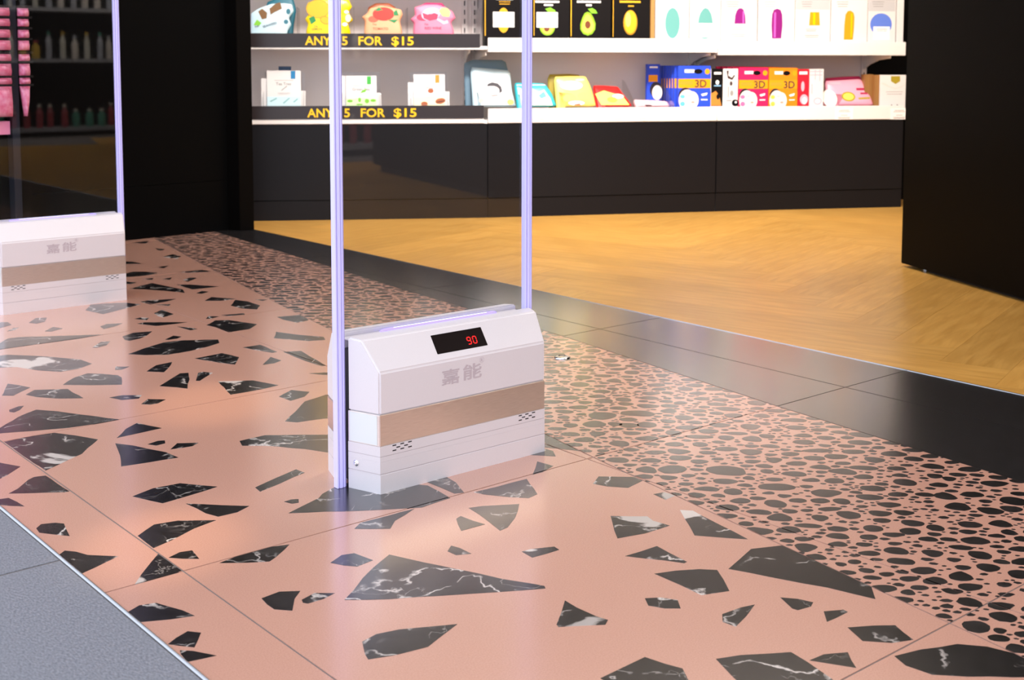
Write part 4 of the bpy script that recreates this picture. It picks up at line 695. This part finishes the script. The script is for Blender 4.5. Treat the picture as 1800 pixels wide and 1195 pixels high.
# clear dividers and holders
for i, (sx, lb) in enumerate(((.242, 'between the pale blue and the yellow pouch'), (.5352, 'between the yellow and the peach pouch'), (.8164, 'between the peach and the pink pouch'), (1.205, 'right of the pink pouch'))):
    e = empty('shelf_divider', at(0, sx, .02, .9185), SECS[0][1], 'clear acrylic shelf divider ' + lb, 'divider', 'clear dividers on the upper shelf')
    MB().box(-.0015, .0015, 0, .28, 0, .20, tray_acrylic).build('upright_plate', e)
    MB().box(*((.0016, .03) if i < 3 else (-.03, -.0016)), .0, .28, 0, .002, tray_acrylic).build('foot_plate', e)
for sx, w, lb in ((.1646, .21, 'tea tree'), (.5706, .20, 'green tea'), (.9324, .20, 'shea nut')):
    e = empty('card_holder', at(0, sx, .03, .5245), SECS[0][1], 'clear acrylic holder around the %s sachet cards' % lb, 'holder', 'clear card holders on the lower shelf')
    MB().box(-w / 2, w / 2, 0, .002, 0, .085, tray_acrylic).build('front_plate', e)
    MB().box(-w / 2, w / 2, .11, .112, 0, .27, tray_acrylic).build('back_plate', e, rot=(-.12, 0, 0))
    for q in (-1, 1): MB().xprism([(0, 0), (.11, 0), (.13, .16), (.03, .15), (0, .085)], q * w / 2 - .001, q * w / 2 + .001, tray_acrylic).build('side_plate', e)
e = empty('clear_tray', at(1, .947, .028, .5245), SECS[1][1], 'low clear tray with sloping sides holding the pale pink flat pouch', 'tray')
MB().box(-.112, .112, 0, .002, 0, .075, tray_acrylic).build('front_plate', e)
for q in (-1, 1): MB().xprism([(0, 0), (.25, 0), (.25, .21), (.20, .20), (0, .075)], q * .112 - .001, q * .112 + .001, tray_acrylic).build('side_plate', e)
for sec, sx, zc, lb in ((1, .2725, .550, 'leftmost of four on the middle lower shelf edge'), (1, .485, .549, 'second from left on the middle lower shelf edge'), (1, .73, .548, 'third from left on the middle lower shelf edge'), (1, .88, .547, 'rightmost of four on the middle lower shelf edge'), (2, .759, .5425, 'below the shiny pink pouch on the right shelf edge'), (2, 1.10, .5395, 'at the right end of the right lower shelf edge')):
    e = empty('price_ticket', at(sec, sx, -.0048, zc), SECS[sec][1], 'small white price ticket, ' + lb, 'ticket', 'white price tickets on the lower shelf edges')
    MB().box(-.055, .055, -.0006, .0006, -.032, .032, pm('sticker')).build('paper', e)
    m = MB()
    for z, w in ((.02, .03), (.012, .036), (-.008, .02), (-.02, .038), (-.026, .034)): m.flat([(-w, -.0009, z - .002), (w, -.0009, z - .002), (w, -.0009, z + .001), (-w, -.0009, z + .001)], pm('greytext'))
    m.build('printed_lines', e)

# ------------------------------------------------------------------ security gates
GX, GY = 1.318, 1.981
GW = .424
DIG = {'9': 'abcdfg', '0': 'abcdef'}
def housing(root, front, screen):
    g = 1 if front else -1
    Y = lambda y: y if front else .192 - y
    e0 = lambda y: -.026 * (Y(y) / .075)
    e1 = lambda y: GW + .020 * (Y(y) / .075)
    def sect(prof): return [(Y(y), z) for y, z in (prof if front else prof[::-1])]
    # profile counter-clockwise seen from +x (y right, z up)
    MB().xprism(sect([(.0, .1562), (.074, .1562), (.074, .302), (.042, .299), (.0, .24)]), e0, e1, housing_m).build('front_cover' if front else 'rear_cover', root, bevel=.0032, seg=3)
    MB().xprism(sect([(.0004, .0942), (.074, .0942), (.074, .1564), (.0004, .1564)]), e0, e1, steel).build('steel_band', root, bevel=.001)
    for q_ in ((0, 1) if front else ()):
        A_, B_ = ((e0(.006), .006), (e0(.07), .07)) if q_ == 0 else ((e1(.006), .006), (e1(.07), .07))
        o_ = -.0007 if q_ == 0 else .0007
        MB().prism([(A_[0] + o_, A_[1]), (A_[0] - o_, A_[1]), (B_[0] - o_, B_[1]), (B_[0] + o_, B_[1])], .0965, .1545, end_plate_m).build('band_end_plate', root)
    low = MB().xprism(sect([(.0, .0745), (.074, .0745), (.074, .0944), (.0, .0944)]), e0, e1, housing_m)
    low.xprism(sect([(.0012, .0735), (.073, .0735), (.073, .0746), (.0012, .0746)]), lambda y: e0(y) + .001, lambda y: e1(y) - .001, groove_m)
    low.xprism(sect([(.0, .0640), (.074, .0640), (.074, .0736), (.0, .0736)]), e0, e1, housing_m)
    low.xprism(sect([(.0004, .0634), (.074, .0634), (.074, .0641), (.0004, .0641)]), lambda y: e0(y) + .0004, lambda y: e1(y) - .0004, housing_m)
    low.xprism(sect([(.0, .0400), (.074, .0400), (.074, .0635), (.0, .0635)]), e0, e1, housing_m)
    low.xprism(sect([(.0014, .0386), (.073, .0386), (.073, .0401), (.0014, .0401)]), lambda y: e0(y) + .001, lambda y: e1(y) - .001, groove_m)
    low.xprism(sect([(-.0006, .0), (.074, .0), (.074, .0372), (-.0006, .0372)]), e0, e1, housing_m)
    low.xprism(sect([(.0, .0370), (.074, .0370), (.074, .0387), (.0, .0387)]), e0, e1, housing_m)
    base = low.build('base_section', root)
    if front:
        for x0 in (.029, .351):
            v = MB()
            for r, (z, xs_) in enumerate(((.0915, (0, .0185, .037)), (.0865, (.0092, .0277)), (.0815, (0, .0185, .037)))):
                for x in xs_: v.box(x0 + x, x0 + x + .0088, -.0003, .004, z - .0011, z + .0011, slot_m)
            tag(v.build('vent_slots', base), kind='stuff')
    sx = e0(.052) if front else e0(.14)
    if front:
        s = MB().lathe([(.0065, 0), (.0065, .0008), (.0045, .0022), (.002, .0028), (.0005, .0014)], chrome, 14).build('screw', base, (sx - .0012, .056, .053), (0, -PI / 2, .33))
        MB().lathe([(.0085, -.0005), (.0085, .0004)], groove_m, 14).build('screw_recess', base, (sx - .0006, .056, .053), (0, -PI / 2, .33))
def gate(loc, label, screen):
    g = empty('security_gate', loc, 0, label, 'security gate', 'anti theft gates across the entrance')
    housing(g, True, screen); housing(g, False, False)
    MB().box(-.006, GW + .006, .0975, .1165, .004, .270, slot_m).build('centre_channel', g)
    MB().box(-.012, GW + .012, .0905, .1175, .290, .292, housing_m).build('channel_liner', g)
    MB().box(-.0275, .4375, .0815, .0895, .004, 1.60, acrylic).build('acrylic_panel', g)
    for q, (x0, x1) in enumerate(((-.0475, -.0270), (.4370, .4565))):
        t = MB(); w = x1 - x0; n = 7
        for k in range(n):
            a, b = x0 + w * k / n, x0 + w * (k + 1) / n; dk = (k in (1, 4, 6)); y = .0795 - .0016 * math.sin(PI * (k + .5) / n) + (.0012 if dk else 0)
            t.prism([(a, y + .0004), ((a + b) / 2, y - (.0005 if not dk else -.0004)), (b, y + .0004), (b, .0895), (a, .0895)], .001, 1.60, trim_shaded if dk else trim_m)
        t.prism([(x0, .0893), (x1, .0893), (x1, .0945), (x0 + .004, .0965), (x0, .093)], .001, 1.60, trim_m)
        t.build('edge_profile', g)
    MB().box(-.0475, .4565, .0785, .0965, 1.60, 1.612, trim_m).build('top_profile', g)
    tb = MB().tube([(.056, .0780, .3000), (.062, .0780, .3022), (.345, .0780, .3022), (.351, .0780, .3000)], .0033, led_m, 10).build('light_bar', g, smooth=True)
    MB().tube([(.086, .0772, .3048), (.326, .0772, .3048)], .0011, led_core_m, 6).build('led_core', tb)
    # print on the front face
    m = MB()
    for tx, x, z, w, h in (('\u5609', .1482, .1895, .0455, .0320), ('\u80fd', .2025, .1915, .0490, .0325)):
        v, f = text_polys(tx); x0, x1 = min(p[0] for p in v), max(p[0] for p in v); z0, z1 = min(p[1] for p in v), max(p[1] for p in v)
        i = len(m.v); mi = m.mi(logo_m)
        m.v += [(x + (p[0] - x0) / (x1 - x0) * w, -.0003, z + (p[1] - z0) / (z1 - z0) * h) for p in v]
        m.f += [tuple(i + q for q in t) for t in f]; m.m += [mi] * len(f)
    cx, cz = .2515, .2275
    n = 20
    for k in range(n):
        a, b = 2 * PI * k / n, 2 * PI * (k + 1) / n
        m.flat([(cx + r * math.cos(t), -.0003, cz + r * math.sin(t)) for r, t in ((.0054, a), (.0060, a), (.0060, b), (.0054, b))], logo_m)
    v, f = text_polys('R'); i = len(m.v)
    x0, x1 = min(p[0] for p in v), max(p[0] for p in v)
    m.v += [(cx - .0028 + (p[0] - x0) / (x1 - x0) * .0058, -.0003, cz - .0035 + p[1] * .007) for p in v]
    m.f += [tuple(i + q for q in t) for t in f]; m.m += [m.mi(logo_m)] * len(f)
    m.build('printed_logo', g)
    if screen:
        # on the sloping face: u along x, w up the slope
        sl = Vector((0, .042, .059)).normalized(); nn = Vector((0, -.059, .042)).normalized()
        b0 = Vector((0, 0, .24))
        def S(x, w, off): p = b0 + sl * w + nn * off; return (x, p.y, p.z)
        d = MB(); i = 0
        x0, x1, w0, w1 = .1460, .2750, .0162, .0580
        d.v = [S(x0, w0, -.002), S(x1, w0, -.002), S(x1, w1, -.002), S(x0, w1, -.002), S(x0, w0, .0008), S(x1, w0, .0008), S(x1, w1, .0008), S(x0, w1, .0008)]
        d.mi(screen_m)
        d.f = [(3, 2, 1, 0), (4, 5, 6, 7), (0, 1, 5, 4), (1, 2, 6, 5), (2, 3, 7, 6), (3, 0, 4, 7)]; d.m = [0] * 6
        dw = d.build('display_window', g, bevel=.0006)
        m = MB(); bw = .0021
        def seg(x0, w0, x1, w1):
            L = math.hypot(x1 - x0, w1 - w0); tx, tw = (x1 - x0) / L, (w1 - w0) / L; px, pw = -tw * bw / 2, tx * bw / 2
            e = .0011
            P = [(x0 + tx * e * .4, w0 + tw * e * .4), (x0 + tx * e + px, w0 + tw * e + pw), (x1 - tx * e + px, w1 - tw * e + pw), (x1 - tx * e * .4, w1 - tw * e * .4), (x1 - tx * e - px, w1 - tw * e - pw), (x0 + tx * e - px, w0 + tw * e - pw)]
            m.flat([S(a, b, .0012) for a, b in P[::-1]], red_led)
        for ch, ox in (('9', .2280), ('0', .2425)):
            W_, H_, ow = .0085, .0075, .0252
            A = {'a': (0, 2 * H_, W_, 2 * H_), 'b': (W_, H_, W_, 2 * H_), 'c': (W_, 0, W_, H_), 'd': (0, 0, W_, 0), 'e': (0, 0, 0, H_), 'f': (0, H_, 0, 2 * H_), 'g': (0, H_, W_, H_)}
            for c in DIG[ch]:
                a = A[c]; seg(ox + a[0] + .08 * a[1], ow + a[1], ox + a[2] + .08 * a[3], ow + a[3])
        m.build('red_digits', dw)
    return g
gate((GX, GY, 0), 'white security gate in the foreground with a lit red 90 on its display', True)
gate((GX, 4.214, 0), 'white security gate farther back at the left edge, without a display', False)

# ------------------------------------------------------------------ tall black cabinet on the right
ang = math.atan2(-.4432, .8964)
cab = empty('tall_cabinet', (4.4830, 2.8830, 0), ang, 'tall black cabinet standing on the oak floor at the right edge', 'cabinet')
MB().box(0, .7, -2.2, 0, .014, 2.7, black_lam).build('carcass', cab, bevel=.002)
MB().box(.03, .66, -2.15, -.16, 0, .0138, slot_m).build('recessed_plinth', cab)
for yy in (-.09, -2.17):
    MB().lathe([(.02, 0), (.02, .006), (.012, .008), (.012, .0138)], alu, 12).build('levelling_foot', cab, (.06, yy, 0))
# chrome floor stud in the pebble strip
st = empty('floor_stud', (2.3435, 2.5904, 0), 0, 'small round chrome floor stud on the pebble strip right of the gate', 'floor stud')
MB().lathe([(.023, 0), (.023, .0015), (.019, .0045), (.014, .0055), (.0125, .0045), (.003, .0045)], chrome, 24).build('chrome_cap', st, smooth=True)
# ------------------------------------------------------------------ rack of pink pouches behind the far gate
rk = empty('pouch_rack', (1.55, 5.03, 0), 0, 'dark rack of pink pouches behind the far security gate', 'rack')
MB().box(-.25, .16, .03, .05, 0, 1.5, black_lam).build('back_board', rk)
MB().box(.074, .102, -.03, .03, 0, 1.5, mat('dark_blue_metal', (.012, .016, .026), .3)).build('post', rk)
MB().box(-.25, .083, -.03, .03, .62, .6265, mat('rail_grey', (.12, .11, .11), .4)).build('rail', rk)
pb = mat('pink_board', srgb(250, 150, 185), .5)
MB().box(-.25, .068, -.02, .029, .552, .604, pb).build('pink_board', rk)
wire = mat('black_wire', (.01, .01, .01), .4)
gp = mat('pink_pouch_film', srgb(246, 140, 175), .35)
add_noise(gp, 60, srgb(238, 110, 150), srgb(255, 175, 205), coord='obj')
YZ = lambda v: 1.0737 - v * 2.198e-3
rows = [(14, 28), (33, 46), (52, 66), (71, 88), (95, 107), (112, 133), (137, 148), (152, 205)]
ordn = ['topmost', 'second from top', 'third from top', 'fourth from top', 'fifth from top', 'sixth from top', 'seventh from top', 'lowest and largest']
def packet(x0, x1, v0, v1, taper, lb):
    z1, z0 = YZ(v0), YZ(v1); w = x1 - x0; h = z1 - z0
    e = empty('pink_pouch', ((x0 + x1) / 2, 4.985, z0), 0, lb, 'pouch', 'pink pouches on the dark rack')
    m = MB(); k = m.mi(gp); nx, nz = 6, 6
    for j in range(nz + 1):
        for i in range(nx + 1):
            u, t = i / nx, j / nz
            xx = (u - .5) * w * (1 - taper * (1 - t)) + taper * (1 - t) * w * .0
            b = (math.sin(PI * u) * math.sin(PI * min(1, t + .05)))
            m.v.append((xx, -.022 * abs(b) ** .5 + .004 * math.sin(9 * u + 5 * t), h * t))
    for j in range(nz):
        for i in range(nx):
            a = j * (nx + 1) + i; m.f.append((a, a + 1, a + nx + 2, a + nx + 1)); m.m.append(k)
    n0 = len(m.v)
    m.v += [(x, .012, z) for x, y, z in m.v[:n0]]
    for f in list(m.f): m.f.append(tuple(q + n0 for q in f[::-1])); m.m.append(k)
    ring = [i for i in range(nx + 1)] + [j * (nx + 1) + nx for j in range(1, nz + 1)] + [nz * (nx + 1) + i for i in range(nx - 1, -1, -1)] + [j * (nx + 1) for j in range(nz - 1, 0, -1)]
    for a, b in zip(ring, ring[1:] + ring[:1]): m.f.append((b, a, a + n0, b + n0)); m.m.append(k)
    m.build('film', e, smooth=True)
    hk = MB()
    for zz in (h + .0035, h + .008): hk.tube([(-w / 2 - .01, -.02, zz), (w / 2 + .006, -.02, zz)], .0014, wire, 6)
    hk.tube([(0, -.02, h + .0055), (0, .055, h + .0055)], .0014, wire, 6)
    hk.build('wire_hook', e)
for k, (a, b) in enumerate(rows): packet(1.45, 1.6225, a, b, 0.0, 'pink pouch in the left column of the dark rack, ' + ordn[k])
for k, (a, b) in enumerate(rows): packet(1.654, 1.695 - .0003 * k, a, b, .0 if k < 7 else .7, 'pink pouch in the narrow right column of the dark rack, ' + ordn[k])

# ------------------------------------------------------------------ behind the camera: what the panes mirror
gl = empty('bottle_shelf', (5.6, -5.2, 0), 0, 'dark shelf fixture of bottles deep in the shop, mirrored faintly in the far gate pane', 'shelf')
MB().box(-2.2, 2.2, -.43, -.40, 0, 2.2, black_lam).build('back_board', gl)
bt = []
for z in (.10, .86, 1.42):
    MB().box(-2.2, 2.2, -.37, 0, z - .04, z, mat('grey_shelf', (.25, .25, .27), .4)).build('shelf_board', gl)
bm = [mat('bottle_%d' % i, c, .3) for i, c in enumerate(((.55, .5, .45), (.5, .32, .05), (.35, .36, .4), (.3, .04, .05), (.06, .22, .16), (.5, .48, .42)))]
def bottle(kind):
    m = MB(); h, r = ((.26, .035), (.2, .045), (.3, .03))[kind % 3]
    m.lathe([(r * .9, 0), (r, .01), (r, h * .66), (r * .45, h * .8), (r * .42, h * .86)], bm[kind], 12)
    m.lathe([(r * .5, h * .86), (r * .5, h)], bm[(kind + 2) % 6], 12)
    return m.mesh('bottle')
protos = [bottle(k) for k in range(6)]
rb = random.Random(2)
for z, kinds in ((.10, (3, 4, 3)), (.86, (0, 2, 5, 1)), (1.42, (0, 2, 5))):
    for k in range(30):
        o = link('bottle', protos[rb.choice(kinds)], None, (5.6 - 2.05 + k * .14, -5.36 + rb.uniform(-.04, .06), z))
        tag(o, 'bottle on the dark shelf fixture, mirrored in the far gate pane', 'bottle', 'bottles on the mirrored shelf')
isl = empty('display_island', (5.03, -2.85, 0), .256, 'dark display island deep in the shop, mirrored in the near gate pane', 'display')
MB().box(0, .9, -1.1, 1.1, .05, 1.5, black_lam).build('carcass', isl, bevel=.004)
MB().box(.05, .85, -1.05, 1.05, 0, .05, slot_m).build('recessed_plinth', isl)
MB().box(-.03, .93, -1.13, 1.13, 1.5002, 1.53, black_lam).build('counter_top', isl, bevel=.003)
